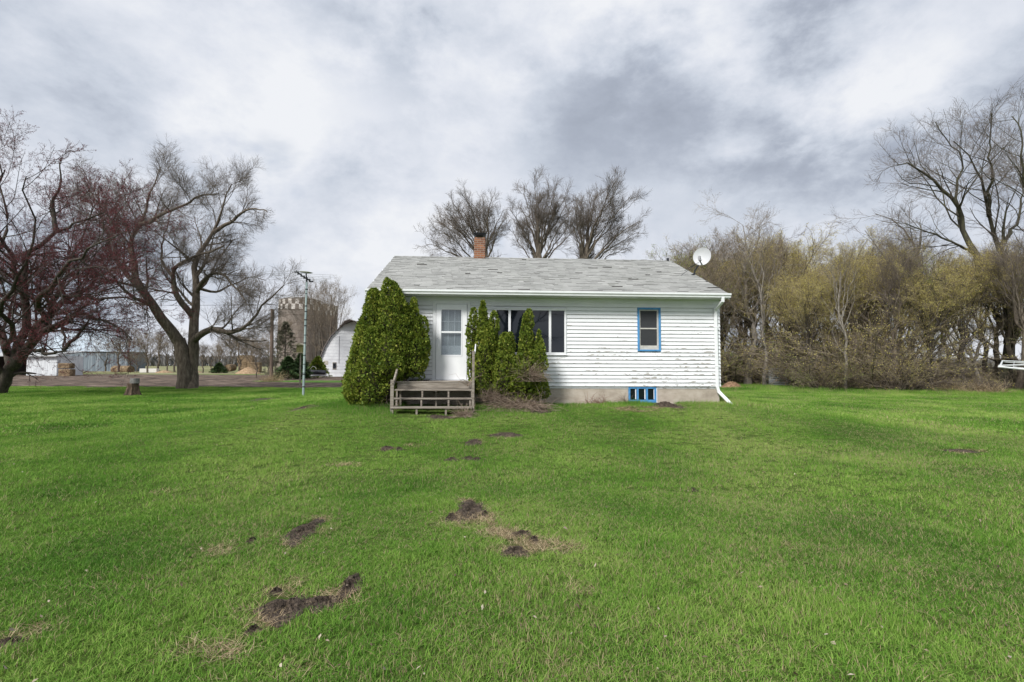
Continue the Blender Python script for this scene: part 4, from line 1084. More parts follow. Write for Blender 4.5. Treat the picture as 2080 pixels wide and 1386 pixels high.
def siding_material():
    t = M_siding.node_tree; n = t.nodes; l = t.links; p = n['Principled BSDF']; p.inputs['Roughness'].default_value = .55; p.inputs['Specular IOR Level'].default_value = .3
    tc = n.new('ShaderNodeTexCoord')

    def nz(scale, det, st, ro=.6, dist=0):
        mp = n.new('ShaderNodeMapping'); mp.inputs['Scale'].default_value = st; l.new(tc.outputs['Object'], mp.inputs[0])
        q = n.new('ShaderNodeTexNoise'); q.inputs['Scale'].default_value = scale; q.inputs['Detail'].default_value = det; q.inputs['Roughness'].default_value = ro; q.inputs['Distortion'].default_value = dist
        l.new(mp.outputs[0], q.inputs['Vector']); return q.outputs['Fac']

    def mth(op, a, b):
        m = n.new('ShaderNodeMath'); m.operation = op
        for i, v in enumerate((a, b)):
            if hasattr(v, 'node'): l.new(v, m.inputs[i])
            else: m.inputs[i].default_value = v
        return m.outputs[0]
    sp = n.new('ShaderNodeSeparateXYZ'); l.new(tc.outputs['Object'], sp.inputs[0])
    fine = nz(5.0, 7, (1, 1, 4.6), .64)
    coarse = nz(.9, 3, (1, 1, 1.6))
    # more peeling low down and to the right, where rain reaches the wall
    low = n.new('ShaderNodeMapRange'); l.new(sp.outputs[2], low.inputs[0]); low.inputs[1].default_value = .9; low.inputs[2].default_value = 3.0; low.inputs[3].default_value = .055; low.inputs[4].default_value = -.075
    rgt = n.new('ShaderNodeMapRange'); l.new(sp.outputs[0], rgt.inputs[0]); rgt.inputs[1].default_value = 0; rgt.inputs[2].default_value = 5; rgt.inputs[3].default_value = -.03; rgt.inputs[4].default_value = .02
    # paint lifts first along the lower edge of each board
    brd = mth('FRACT', mth('DIVIDE', mth('SUBTRACT', sp.outputs[2], .955), .1012), 0)
    edge = n.new('ShaderNodeMapRange'); l.new(brd, edge.inputs[0]); edge.inputs[1].default_value = 0; edge.inputs[2].default_value = .75; edge.inputs[3].default_value = .05; edge.inputs[4].default_value = -.07
    v = mth('ADD', mth('ADD', fine, mth('MULTIPLY', mth('SUBTRACT', coarse, .5), .55)), mth('ADD', mth('ADD', low.outputs[0], rgt.outputs[0]), edge.outputs[0]))
    k = n.new('ShaderNodeMapRange'); l.new(v, k.inputs[0]); k.inputs[1].default_value = .622; k.inputs[2].default_value = .636
    wood = n.new('ShaderNodeValToRGB'); l.new(nz(30, 4, (1, 1, 8)), wood.inputs[0]); wood.color_ramp.elements[0].color = (.26, .24, .21, 1); wood.color_ramp.elements[1].color = (.50, .48, .44, 1)
    pt = n.new('ShaderNodeValToRGB'); l.new(nz(2.2, 5, (1, 1, 3)), pt.inputs[0]); pt.color_ramp.elements[0].position = .3; pt.color_ramp.elements[0].color = (.72, .735, .75, 1); pt.color_ramp.elements[1].position = .7; pt.color_ramp.elements[1].color = (.84, .85, .86, 1)
    mx = n.new('ShaderNodeMix'); mx.data_type = 'RGBA'; l.new(k.outputs[0], mx.inputs[0]); l.new(pt.outputs[0], mx.inputs[6]); l.new(wood.outputs[0], mx.inputs[7]); l.new(mx.outputs[2], p.inputs['Base Color'])
    b = n.new('ShaderNodeBump'); b.inputs['Distance'].default_value = .0015; b.invert = True; l.new(k.outputs[0], b.inputs['Height']); l.new(b.outputs[0], p.inputs['Normal'])


siding_material()
M_white = mat('white_trim_paint', [(.3, (.74, .75, .76)), (.7, (.84, .85, .86))], 4, .45)
M_vinyl = mat('white_door_enamel', [(.3, (.78, .79, .81)), (.7, (.85, .86, .87))], 3, .35)
M_gutter = mat('white_gutter_metal', [(.3, (.73, .75, .75)), (.7, (.84, .86, .86))], 5, .35, (1, 1, 3))
M_blue = mat('blue_trim_paint', [(.3, (.055, .21, .44)), (.7, (.10, .31, .58))], 9, .5)
M_concrete = mat('tan_concrete', [(.25, (.27, .23, .185)), (.5, (.42, .365, .30)), (.75, (.52, .475, .41))], 2.2, .9, (1, 1, 1.6), bump=.006, bscale=18)
M_glass = bpy.data.materials.new('window_glass'); M_glass.use_nodes = True
_p = M_glass.node_tree.nodes['Principled BSDF']; _p.inputs['Base Color'].default_value = (.006, .009, .013, 1); _p.inputs['Roughness'].default_value = .03; _p.inputs['IOR'].default_value = 1.6
M_screen = mat('window_screen', [(.3, (.030, .031, .035)), (.7, (.048, .050, .054))], 40, .6)
M_grey_sash = mat('weathered_sash', [(.3, (.42, .41, .38)), (.7, (.58, .56, .52))], 8, .7)
M_roof = mat('asphalt_shingles', [(.2, (.235, .237, .225)), (.5, (.33, .332, .315)), (.8, (.42, .42, .40))], 1.3, .95, attr='tint', attr_amt=.16, bump=.003, bscale=60)
M_under = flat('roof_underlay', (.09, .085, .08), .9)
M_brick = bpy.data.materials.new('chimney_brick'); M_brick.use_nodes = True


def brick_material():
    t = M_brick.node_tree; n = t.nodes; l = t.links; p = n['Principled BSDF']; p.inputs['Roughness'].default_value = .9
    tc = n.new('ShaderNodeTexCoord'); sp = n.new('ShaderNodeSeparateXYZ'); l.new(tc.outputs['Object'], sp.inputs[0])
    ad = n.new('ShaderNodeMath'); ad.operation = 'ADD'; l.new(sp.outputs[0], ad.inputs[0]); l.new(sp.outputs[1], ad.inputs[1])
    cb = n.new('ShaderNodeCombineXYZ'); l.new(ad.outputs[0], cb.inputs[0]); l.new(sp.outputs[2], cb.inputs[1])
    b = n.new('ShaderNodeTexBrick'); l.new(cb.outputs[0], b.inputs['Vector']); b.inputs['Scale'].default_value = 1; b.inputs['Brick Width'].default_value = .2; b.inputs['Row Height'].default_value = .068; b.inputs['Mortar Size'].default_value = .006
    b.inputs['Color1'].default_value = (.30, .125, .06, 1); b.inputs['Color2'].default_value = (.11, .05, .032, 1); b.inputs['Mortar'].default_value = (.30, .25, .20, 1)
    l.new(b.outputs['Color'], p.inputs['Base Color'])
    bp = n.new('ShaderNodeBump'); bp.inputs['Distance'].default_value = .006; bp.invert = True; l.new(b.outputs['Fac'], bp.inputs['Height']); l.new(bp.outputs[0], p.inputs['Normal'])


brick_material()
M_wood = mat('weathered_grey_wood', [(.25, (.11, .092, .075)), (.5, (.235, .205, .17)), (.75, (.37, .335, .29))], 5, .9, (.5, 3, 6), bump=.004, bscale=14)

BZ0, BH, NB = .955, .1012, 22            # clapboards: first lower edge, exposure, count
SIDE_TOP = BZ0 + BH * NB                 # 3.18
EAVE_Z, RIDGE_Z, EAVE_Y, RIDGE_Y = 3.43, 5.17, -.40, 3.75
RX0, RX1 = -3.74, 5.745
DOOR = (-2.01, -1.19, 1.13, 3.12); PIC = (-.47, 1.455, 1.80, 3.02); BLU = (3.39, 4.03, 1.90, 3.085); BAS = (3.14, 3.90, .52, .955)


def build_house():
    h = thing('farmhouse', 'small white clapboard house with grey shingle roof and peeling paint', 'house', (HP[0], HP[1], 0), TH)
    # siding: each course a tapered board, butt edge proud of the one below
    openings = [(DOOR[0] - .09, DOOR[1] + .09, 0, 3.2), (PIC[0] - .0, PIC[1] + .0, PIC[2], PIC[3] + .02), (BLU[0], BLU[1], BLU[2], BLU[3])]
    w = MB(); g = random.Random(3)

    def course(xa, xb, z0, z1, yb, axis):
        """front board between xa and xb"""
        if xb - xa < .01: return
        d = .024 + g.uniform(-.002, .002); e = g.uniform(-.0012, .0012)
        if axis == 'f': f = lambda x, y, z: (x, yb - y, z)
        elif axis == 'b': f = lambda x, y, z: (x, yb + y, z)
        elif axis == 'l': f = lambda x, y, z: (HX0 - y, x, z)
        else: f = lambda x, y, z: (HX1 + y, x, z)
        zs = z1 + .004
        vs = [f(xa, -.01, z0), f(xb, -.01, z0), f(xb, d, z0 + e), f(xa, d, z0 + e), f(xa, -.01, zs), f(xb, -.01, zs), f(xb, .004, zs), f(xa, .004, zs)]
        w.add(vs, [(0, 1, 2, 3), (7, 6, 5, 4), (3, 2, 6, 7), (0, 4, 5, 1), (1, 5, 6, 2), (0, 3, 7, 4)])
        h_ = .0068 + g.uniform(-.0015, .0015)          # lap shadow line painted as a dark strip, with grime of the bare butt edge
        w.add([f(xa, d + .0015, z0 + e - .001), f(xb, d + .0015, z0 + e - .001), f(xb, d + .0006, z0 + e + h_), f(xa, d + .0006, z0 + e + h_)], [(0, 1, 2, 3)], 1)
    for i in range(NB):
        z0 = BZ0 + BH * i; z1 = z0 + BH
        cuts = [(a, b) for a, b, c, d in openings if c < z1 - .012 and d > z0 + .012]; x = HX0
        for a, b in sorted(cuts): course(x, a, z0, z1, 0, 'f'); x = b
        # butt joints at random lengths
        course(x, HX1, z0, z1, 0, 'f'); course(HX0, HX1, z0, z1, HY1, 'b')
    z = BZ0
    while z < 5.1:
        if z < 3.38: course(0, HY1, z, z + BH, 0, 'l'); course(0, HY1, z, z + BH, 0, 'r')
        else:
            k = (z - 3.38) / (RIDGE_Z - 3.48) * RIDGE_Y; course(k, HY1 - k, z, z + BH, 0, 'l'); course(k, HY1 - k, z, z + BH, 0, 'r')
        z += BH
    # frieze above the last course, behind the gutter
    w.box(HX0, HX1, -.012, .0, SIDE_TOP + .004, 3.36)
    w.box(HX0, HX1, HY1, HY1 + .012, SIDE_TOP + .004, 3.36)
    # sheathing behind the boards
    for a, b, c, d in ((HX0 + .02, DOOR[0] - .02, .9, 3.36), (DOOR[0] - .02, DOOR[1] + .02, DOOR[3], 3.36), (DOOR[1] + .02, PIC[0] + .05, .9, 3.36), (PIC[0] + .05, PIC[1] - .05, .9, PIC[2] + .03), (PIC[0] + .05, PIC[1] - .05, PIC[3] - .05, 3.36), (PIC[1] - .05, BLU[0] + .04, .9, 3.36), (BLU[0] + .04, BLU[1] - .04, .9, BLU[2] + .03), (BLU[0] + .04, BLU[1] - .04, BLU[3] - .03, 3.36), (BLU[1] - .04, HX1 - .02, .9, 3.36), (DOOR[0] - .02, DOOR[1] + .02, .9, DOOR[2] - .03)):
        w.box(a, b, .012, .09, c, d)
    w.box(HX0 + .02, HX1 - .02, HY1 - .09, HY1 - .012, .9, 3.36)
    w.box(HX0 + .012, HX0 + .09, .09, HY1 - .09, .9, 3.36); w.box(HX1 - .09, HX1 - .012, .09, HY1 - .09, .9, 3.36)
    for xs in (HX0 + .012, HX1 - .06):
        w.add([(xs, .1, 3.36), (xs, HY1 - .1, 3.36), (xs, HY1 / 2, 5.03), (xs + .05, .1, 3.36), (xs + .05, HY1 - .1, 3.36), (xs + .05, HY1 / 2, 5.03)], [(0, 2, 1), (3, 4, 5), (0, 3, 5, 2), (1, 2, 5, 4)])
    w.build('wall', [M_siding, mat('lap_shadow_and_grime', [(.3, (.21, .21, .205)), (.7, (.42, .42, .415))], 4, .9)], h)
    c = MB()       # interior floor so the windows look into rooms
    c.box(HX0 + .1, HX1 - .1, .1, HY1 - .1, .99, 1.04); c.box(1.9, 2.0, .1, HY1 - .1, 1.04, 3.3); c.box(HX0 + .1, HX1 - .1, .1, HY1 - .1, 3.31, 3.35)
    c.build('interior', flat('interior_plaster', (.25, .23, .21), .9), h)
    f = MB(); fy = .028
    f.box(HX0 + .02, BAS[0], fy, .25, -.3, .955); f.box(BAS[1], HX1 - .02, fy, .25, -.3, .955); f.box(BAS[0], BAS[1], fy, .25, -.3, BAS[2])
    f.box(HX0 + .02, HX1 - .02, HY1 - .25, HY1 - .03, -.3, .955); f.box(HX0 + .02, HX0 + .25, .25, HY1 - .25, -.3, .955); f.box(HX1 - .25, HX1 - .02, .25, HY1 - .25, -.3, .955)
    f.build('foundation', M_concrete, h)
    # roof
    r = MB(); S = (RIDGE_Z - EAVE_Z) / (RIDGE_Y - EAVE_Y); BYE = 2 * RIDGE_Y - EAVE_Y
    t = .09
    for (ya, yb) in ((EAVE_Y, RIDGE_Y), (BYE, RIDGE_Y)):
        r.add([(RX0, ya, EAVE_Z), (RX1, ya, EAVE_Z), (RX1, yb, RIDGE_Z), (RX0, yb, RIDGE_Z), (RX0, ya, EAVE_Z - t), (RX1, ya, EAVE_Z - t), (RX1, yb, RIDGE_Z - t), (RX0, yb, RIDGE_Z - t)],
              [(0, 1, 2, 3), (7, 6, 5, 4), (0, 4, 5, 1), (1, 5, 6, 2), (0, 3, 7, 4)] if ya < yb else [(3, 2, 1, 0), (4, 5, 6, 7), (1, 5, 4, 0), (2, 6, 5, 1), (4, 7, 3, 0)], 1)
    g = random.Random(8); exp_ = .15; sl = math.hypot(RIDGE_Z - EAVE_Z, RIDGE_Y - EAVE_Y); uy, uz = (RIDGE_Y - EAVE_Y) / sl, (RIDGE_Z - EAVE_Z) / sl
    for side in (0, 1):
        nC = int(sl / exp_) + 1
        for i in range(nC):
            s0 = i * exp_ - .02; s1 = min(s0 + exp_ + .03, sl); x = RX0 - .01 - g.random() * .3; rowt = g.uniform(-.04, .04)
            while x < RX1:
                wd = g.choice((.15, .30, .22, .30)); xa, xb = max(x, RX0 - .01), min(x + wd - .004, RX1 + .01); x += wd
                if xb - xa < .03: continue
                dl = g.uniform(-.010, .010); lift = .009 + .010 * g.random() + (.02 if g.random() < .03 else 0); r.tint = min(1, max(0, g.gauss(.5, .2) + rowt))
                def pt(x, s, n_):
                    y = EAVE_Y + uy * s - uz * n_; z = EAVE_Z + uz * s + uy * n_
                    return (x, y if side == 0 else 2 * RIDGE_Y - y, z)
                a0 = s0 + dl
                vs = [pt(xa, a0, .002), pt(xb, a0, .002), pt(xb, a0, lift), pt(xa, a0, lift + g.uniform(-.002, .003)), pt(xa, s1, .004), pt(xb, s1, .004)]
                fs = [(0, 1, 2, 3), (3, 2, 5, 4), (0, 3, 4), (1, 5, 2)]
                if side: fs = [tuple(reversed(q)) for q in fs]
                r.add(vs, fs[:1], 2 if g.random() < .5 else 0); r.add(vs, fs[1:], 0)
    # ridge caps
    x = RX0
    while x < RX1:
        r.tint = g.random(); a = x; b = min(x + .31, RX1 + .01); q = .15
        for sgn in (-1, 1):
            r.add([(a, RIDGE_Y, RIDGE_Z + .022), (b, RIDGE_Y, RIDGE_Z + .012), (b, RIDGE_Y + sgn * q, RIDGE_Z + .016 - q * S), (a, RIDGE_Y + sgn * q, RIDGE_Z + .026 - q * S)], [(0, 1, 2, 3) if sgn < 0 else (3, 2, 1, 0)], 0)
        x += .3
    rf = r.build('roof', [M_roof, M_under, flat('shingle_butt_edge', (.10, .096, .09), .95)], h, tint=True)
    # rake boards and soffit
    k = MB()
    for xs in ((RX0 - .022, RX0 - .002), (RX1 + .002, RX1 + .022)):
        for ya in (EAVE_Y, BYE):
            k.add([(xs[0], ya, EAVE_Z - .15), (xs[1], ya, EAVE_Z - .15), (xs[1], ya, EAVE_Z - .004), (xs[0], ya, EAVE_Z - .004), (xs[0], RIDGE_Y, RIDGE_Z - .15), (xs[1], RIDGE_Y, RIDGE_Z - .15), (xs[1], RIDGE_Y, RIDGE_Z - .004), (xs[0], RIDGE_Y, RIDGE_Z - .004)],
                  [(0, 1, 2, 3), (7, 6, 5, 4), (3, 2, 6, 7), (4, 5, 1, 0), (1, 5, 6, 2), (0, 3, 7, 4)])
    k.box(RX0, RX1, EAVE_Y + .01, .0, 3.315, 3.325); k.box(RX0, RX1, HY1 + .01, BYE - .01, 3.315, 3.325)
    k.box(RX0, RX1, EAVE_Y - .012, EAVE_Y + .008, 3.305, 3.425)
    k.build('fascia', M_white, h)
    # gutter: K-style profile along the eave
    gy = EAVE_Y - .015; prof = [(0, 3.425), (0, 3.32), (-.070, 3.32), (-.078, 3.355), (-.105, 3.385), (-.107, 3.43), (-.097, 3.43), (-.095, 3.39), (-.070, 3.362), (-.062, 3.33), (-.01, 3.33), (-.01, 3.425)]
    gm = MB()
    n = len(prof); vs = [(x, gy + a, z + (.0)) for x in (RX0 - .02, RX1 + .02) for a, z in prof]
    gm.add(vs, [(i, (i + 1) % n, n + (i + 1) % n, n + i) for i in range(n)] + [(0, 1, 2, 3, 4, 5), (n + 5, n + 4, n + 3, n + 2, n + 1, n)])
    gm.build('gutter', M_gutter, h)
    # downspout
    d = MB(); x = 5.535
    d.bar((x + .02, gy - .05, 3.335), (x + .02, gy - .04, 3.20), .075, .06, (0, 1, 0)); d.bar((x + .02, gy - .045, 3.225), (x, -.075, 3.04), .075, .06, (0, 1, 0)); d.bar((x, -.065, 3.09), (x + .02, -.065, .93), .078, .06, (0, 1, 0))
    d.bar((x + .02, -.065, .955), (x + .06, -.075, .80), .078, .06, (0, 1, 0)); d.bar((x + .05, -.075, .83), (x + .26, -.42, .47), .08, .062, (0, 0, 1))
    dn = d.build('downspout', M_gutter, h, bevel=.008)
    for z in (2.55, 1.5): e = MB(); e.box(x - .05, x + .07, -.099, -.094, z, z + .03); e.build('strap', M_gutter, dn)
    # door
    dr = MB(); X0, X1, Z0, Z1 = DOOR
    dr.box(X0 - .085, X0, -.028, .0, 1.09, 3.2); dr.box(X1, X1 + .085, -.028, .0, 1.09, 3.2); dr.box(X0, X1, -.028, .0, Z1, 3.2); dr.box(X0 - .10, X1 + .10, -.09, .0, 1.045, 1.13)
    fr = dr.build('door_frame', M_white, h, bevel=.004)
    sd_ = MB(); gx0, gx1, gz0, gz1, gm_ = X0 + .145, X1 - .155, 1.775, 2.965, 2.375
    y0, y1 = -.045, -.012
    sd_.box(X0 + .006, gx0, y0, y1, Z0 + .006, Z1 - .006); sd_.box(gx1, X1 - .006, y0, y1, Z0 + .006, Z1 - .006); sd_.box(gx0, gx1, y0, y1, gz1, Z1 - .006); sd_.box(gx0, gx1, y0, y1, Z0 + .006, gz0); sd_.box(gx0, gx1, y0 - .004, y1, gm_ - .022, gm_ + .022)
    # raised rim round the glass and a panel line below
    for a, b, c_, d_ in ((gx0 - .03, gx0 - .006, gz0 - .03, gz1 + .03), (gx1 + .006, gx1 + .03, gz0 - .03, gz1 + .03), (gx0 - .006, gx1 + .006, gz1 + .006, gz1 + .03), (gx0 - .006, gx1 + .006, gz0 - .03, gz0 - .006)): sd_.box(a, b, y0 - .008, y0 - .001, c_, d_)
    door = sd_.build('storm_door', M_vinyl, h, bevel=.004)
    gk = MB()  # grey strips painted in for the shadow gap between door and frame
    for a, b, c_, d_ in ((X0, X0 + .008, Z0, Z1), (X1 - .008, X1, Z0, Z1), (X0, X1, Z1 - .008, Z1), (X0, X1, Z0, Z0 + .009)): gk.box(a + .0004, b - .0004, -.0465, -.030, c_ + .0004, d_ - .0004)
    gk.build('door_gap_shadow', flat('gap_shadow_grey', (.30, .31, .32)), door)
    ib = MB(); ib.box(X0 - .02, X1 + .02, .052, .07, Z0 - .03, Z1 + .02)           # inner door with nine lights
    ib.build('inner_door', M_vinyl, h)
    gr = MB(); gr.box(gx0 - .02, gx1 + .02, .030, .050, gz0 - .05, 2.02)
    for i in (1, 2): xx = gx0 + (gx1 - gx0) * i / 3; gr.box(xx - .012, xx + .012, .030, .048, 2.02, gz1 + .05)
    for z in (2.66, 2.34): gr.box(gx0 - .02, gx1 + .02, .032, .046, z - .012, z + .012)
    gr.build('muntin_grid', M_vinyl, door)
    # gathered curtain behind
    cu = MB(); nx = 60; vs = []
    for zz in (2.0, gz1 + .05):
        for i in range(nx + 1): xx = gx0 - .03 + (gx1 - gx0 + .06) * i / nx; vs.append((xx, .049 + .006 * sin(i * 1.9) * .4 - .004, zz))
    cu.add(vs, [(i, i + 1, nx + 2 + i, nx + 1 + i) for i in range(nx)])
    cu.build('curtain', mat('pale_curtain', [(.3, (.36, .38, .38)), (.7, (.58, .60, .60))], 6, .9, (9, 1, .4)), door)
    gl = MB(); gl.box(gx0 - .002, gx1 + .002, -.030, -.026, gz0, gz1); gl.build('glass_pane', M_clear, door)
    hd = MB(); hx = X0 + .045
    hd.tube([(hx, y0 - .002, 2.22), (hx, y0 - .045, 2.20), (hx + .006, y0 - .05, 2.12), (hx, y0 - .045, 2.04), (hx, y0 - .002, 2.02)], .008, 8); hd.box(hx - .012, hx + .012, y0 - .006, y0, 1.96, 2.26)
    hd.build('handle', M_white, door)
    # picture window
    X0, X1, Z0, Z1 = PIC; p = MB()
    for a, b, c_, d_ in ((X0, X0 + .055, Z0, Z1), (X1 - .055, X1, Z0, Z1), (X0 + .055, X1 - .055, Z1 - .045, Z1), (X0 + .055, X1 - .055, Z0, Z0 + .055)): p.box(a, b, -.040, .02, c_, d_)
    p.box(X0 - .015, X1 + .015, -.055, -.002, Z0 - .022, Z0 + .002); p.box(X0 - .06, X1 + .01, -.05, .0, Z1, Z1 + .018)
    m1, m2 = hw(1035, 660)[0], hw(1117, 660)[0]
    for m_ in (m1, m2): p.box(m_ - .032, m_ + .032, -.032, .02, Z0 + .055, Z1 - .045)
    pw = p.build('picture_window', M_white, h, bevel=.004)
    st = MB()
    for a, b in ((X0 + .055, m1 - .032), (m1 + .032, m2 - .032), (m2 + .032, X1 - .055)):
        st = MB(); st.box(a, b, -.004, .004, Z0 + .055, Z1 - .045); st.build('pane', M_glass, pw)
    # blue window
    X0, X1, Z0, Z1 = BLU; p = MB(); t = .055
    p.box(X0, X0 + t, -.034, .01, Z0, Z1); p.box(X1 - t, X1, -.034, .01, Z0, Z1); p.box(X0 + t, X1 - t, -.034, .01, Z1 - t, Z1); p.box(X0 + t, X1 - t, -.045, .01, Z0, Z0 + .045)
    bw = p.build('blue_framed_window', M_blue, h, bevel=.004)
    s = MB(); a, b, c_, d_ = X0 + t, X1 - t, Z0 + .045, Z1 - t
    s.box(a, a + .03, -.010, .03, c_, d_); s.box(b - .045, b, -.010, .03, c_, d_); s.box(a + .03, b - .045, -.010, .03, d_ - .03, d_); s.box(a + .03, b - .045, -.010, .03, c_, c_ + .11); s.box(a + .03, b - .045, -.014, .03, (c_ + d_) / 2 + .01, (c_ + d_) / 2 + .045)
    s.build('sash', M_grey_sash, bw, bevel=.003)
    s = MB(); s.box(a + .03, b - .045, .004, .010, c_ + .11, (c_ + d_) / 2 + .01); s.build('lower_pane', M_screen, bw)
    s = MB(); s.box(a + .03, b - .045, .004, .010, (c_ + d_) / 2 + .045, d_ - .03); s.build('upper_pane', M_screen, bw)
    # basement window
    X0, X1, Z0, Z1 = BAS; p = MB(); t = .05
    p.box(X0, X0 + t, -.0, .06, Z0, Z1 - .005); p.box(X1 - t, X1, -.0, .06, Z0, Z1 - .005); p.box(X0 + t, X1 - t, -.0, .06, Z1 - .06, Z1 - .005); p.box(X0 + t, X1 - t, -.02, .06, Z0, Z0 + .075)
    for i in (1, 2): xx = X0 + (X1 - X0) * i / 3; p.box(xx - .025, xx + .025, .004, .06, Z0 + .075, Z1 - .06)
    bs = p.build('basement_window', M_blue, h, bevel=.003)
    for i in range(3):
        a = X0 + (X1 - X0) * i / 3 + .035; b = a + (X1 - X0) / 3 - .07
        s = MB(); s.box(a, b, .035, .04, Z0 + .075, Z1 - .06); s.build('pane', M_glass, bs)
        s = MB(); s.box(b - .030, b - .004, .024, .031, Z0 + .09, Z1 - .07); s.build('white_strip', M_white, bs)
    s = MB(); s.box(X1 + .003, X1 + .03, .012, .026, Z0 - .02, Z1); s.build('window_jamb', M_white, h)
    # corner boards
    s = MB(); s.box(HX0 - .03, HX0 + .01, -.03, .06, .955, 3.33); s.build('corner_board', M_white, h)
    # chimney
    s = MB(); s.box(-1.08, -.70, RIDGE_Y - .19, RIDGE_Y + .19, 4.9, 5.78); s.box(-1.06, -.72, RIDGE_Y - .17, RIDGE_Y + .17, 5.78, 5.83)
    ch = s.build('chimney', M_brick, h)
    s = MB()
    for xx in (-1.02, -.76):
        for yy in (-.12, .12): s.box(xx - .012, xx + .012, RIDGE_Y + yy - .012, RIDGE_Y + yy + .012, 5.83, 5.93)
    s.add([(-1.11, RIDGE_Y - .2, 5.985), (-.67, RIDGE_Y - .2, 5.985), (-.67, RIDGE_Y + .2, 5.985), (-1.11, RIDGE_Y + .2, 5.985), (-1.04, RIDGE_Y - .13, 5.90), (-.74, RIDGE_Y - .13, 5.90), (-.74, RIDGE_Y + .13, 5.90), (-1.04, RIDGE_Y + .13, 5.90)], [(0, 1, 2, 3), (7, 6, 5, 4), (0, 4, 5, 1), (1, 5, 6, 2), (2, 6, 7, 3), (3, 7, 4, 0)])
    s.build('chimney_cap', M_iron, ch)
    # faint vent pipe near the right end of the ridge
    s = MB(); s.tube([(5.62, RIDGE_Y - .1, 5.1), (5.62, RIDGE_Y - .1, 5.24)], .04, 10); s.build('vent_pipe', M_iron, h)
    return h


M_clear = bpy.data.materials.new('clear_door_glass'); M_clear.use_nodes = True
_n = M_clear.node_tree.nodes; _l = M_clear.node_tree.links; _n.remove(_n['Principled BSDF'])
_a = _n.new('ShaderNodeBsdfTransparent'); _a.inputs[0].default_value = (.74, .77, .78, 1); _b = _n.new('ShaderNodeBsdfGlossy'); _b.inputs['Roughness'].default_value = .03
_c = _n.new('ShaderNodeMixShader'); _c.inputs[0].default_value = .12; _l.new(_a.outputs[0], _c.inputs[1]); _l.new(_b.outputs[0], _c.inputs[2]); _l.new(_c.outputs[0], _n['Material Output'].inputs['Surface'])

build_house()


def build_steps():
    t = thing('porch_steps', 'weathered grey wooden steps with open risers below the white front door', 'steps', H(-1.91, 0), TH)
    T = MB()
    W2 = .93
    def plank(name, y0, y1, z0, z1, w0, w1, n=2):
        m = MB(); d = (y1 - y0) / n
        for i in range(n): m.box(w0, w1, y0 + i * d + (.004 if i else 0), y0 + (i + 1) * d, z0 + random.uniform(0, .003), z1 + random.uniform(-.002, .002))
        return m.build(name, M_wood, t, bevel=.003)
    plank('landing', -.98, -.13, 1.075, 1.11, -W2 - .02, W2, 6)
    m = MB(); m.box(-W2, W2 - .005, -.975, -.94, .93, 1.07); m.box(-W2, -W2 + .035, -.94, -.13, .93, 1.07); m.box(W2 - .04, W2 - .005, -.94, -.13, .93, 1.07); m.build('fascia_board', M_wood, t, bevel=.003)
    plank('tread', -1.25, -.985, .895, .925, -W2 - .02, W2 + .0)
    plank('tread', -1.53, -1.27, .705, .735, -W2 - .02, W2 - .03)
    plank('tread', -1.83, -1.56, .520, .552, -W2 - .02, W2 - .04)
    for x in (-.90, -.30, .32, .88):
        m = MB(); m.box(x - .02, x + .02, -1.235, -1.19, .735, .893); m.build('riser_post', M_wood, t, bevel=.002)
    for x in (-.86, -.29, .34, .84):
        m = MB(); m.box(x - .02, x + .02, -1.51, -1.465, .552, .703); m.build('riser_post', M_wood, t, bevel=.002)
    for x in (-.36, .30):
        m = MB(); m.box(x - .022, x + .022, -1.80, -1.755, .30, .518); m.build('foot_post', M_wood, t, bevel=.002)
    for x in (-.86, 0, .84):
        m = MB(); m.box(x - .022, x + .022, -.93, -.89, .25, .93); m.build('support_post', M_wood, t, bevel=.002)
    # left post and rail
    x = -.925
    m = MB(); m.box(x - .03, x + .045, -1.80, -1.755, .36, 1.17); m.build('handrail_post', M_wood, t, bevel=.003)
    m = MB(); m.bar((x + .03, -1.80, 1.06), (x + .03, -.86, 1.62), .04, .09); m.build('handrail', M_wood, t, bevel=.003)
    m = MB(); m.tube([(x + .045, -.95, 1.55), (x + .05, -.85, 1.75)], .014, 8); m.build('rail_pipe', M_wood, t)
    x = .945
    m = MB(); m.box(x - .062, x - .004, -1.62, -1.575, .36, 1.84); m.build('handrail_post', M_wood, t, bevel=.003)
    m = MB(); m.box(x - .05, x - .012, -1.30, -1.25, .6, 1.45); m.build('handrail_post', M_wood, t, bevel=.003)
    m = MB(); m.bar((x, -1.6, 1.80), (x + .01, -.75, 2.02), .03, .05); m.build('handrail', M_white, t, bevel=.003)
    o = MB(); o.box(-2.62, -2.14, -.62, -.12, 0, .02); mt = o.build('door_mat', mat('black_rubber', [(.3, (.015, .014, .016)), (.7, (.04, .036, .038))], 14, .9)); mt.location = (HP[0], HP[1], 1.114); mt.rotation_euler[2] = TH; tag(mt, 'black rubber mat lying on the left side of the landing', 'door mat')
    s = MB(); a = np.array(H(*hw(945, 661, -1.0)[:1], -1.0, hw(945, 661, -1.0)[1])); b = np.array(H(*hw(966, 669, -.9)[:1], -.7, hw(966, 669, -.9)[1]))
    s.tube([a, b], [.014, .02], 6); o = s.build('dark_stick', M_bark_dark); tag(o, 'dark stick poking out of the right shrub toward the door', 'stick')


build_steps()


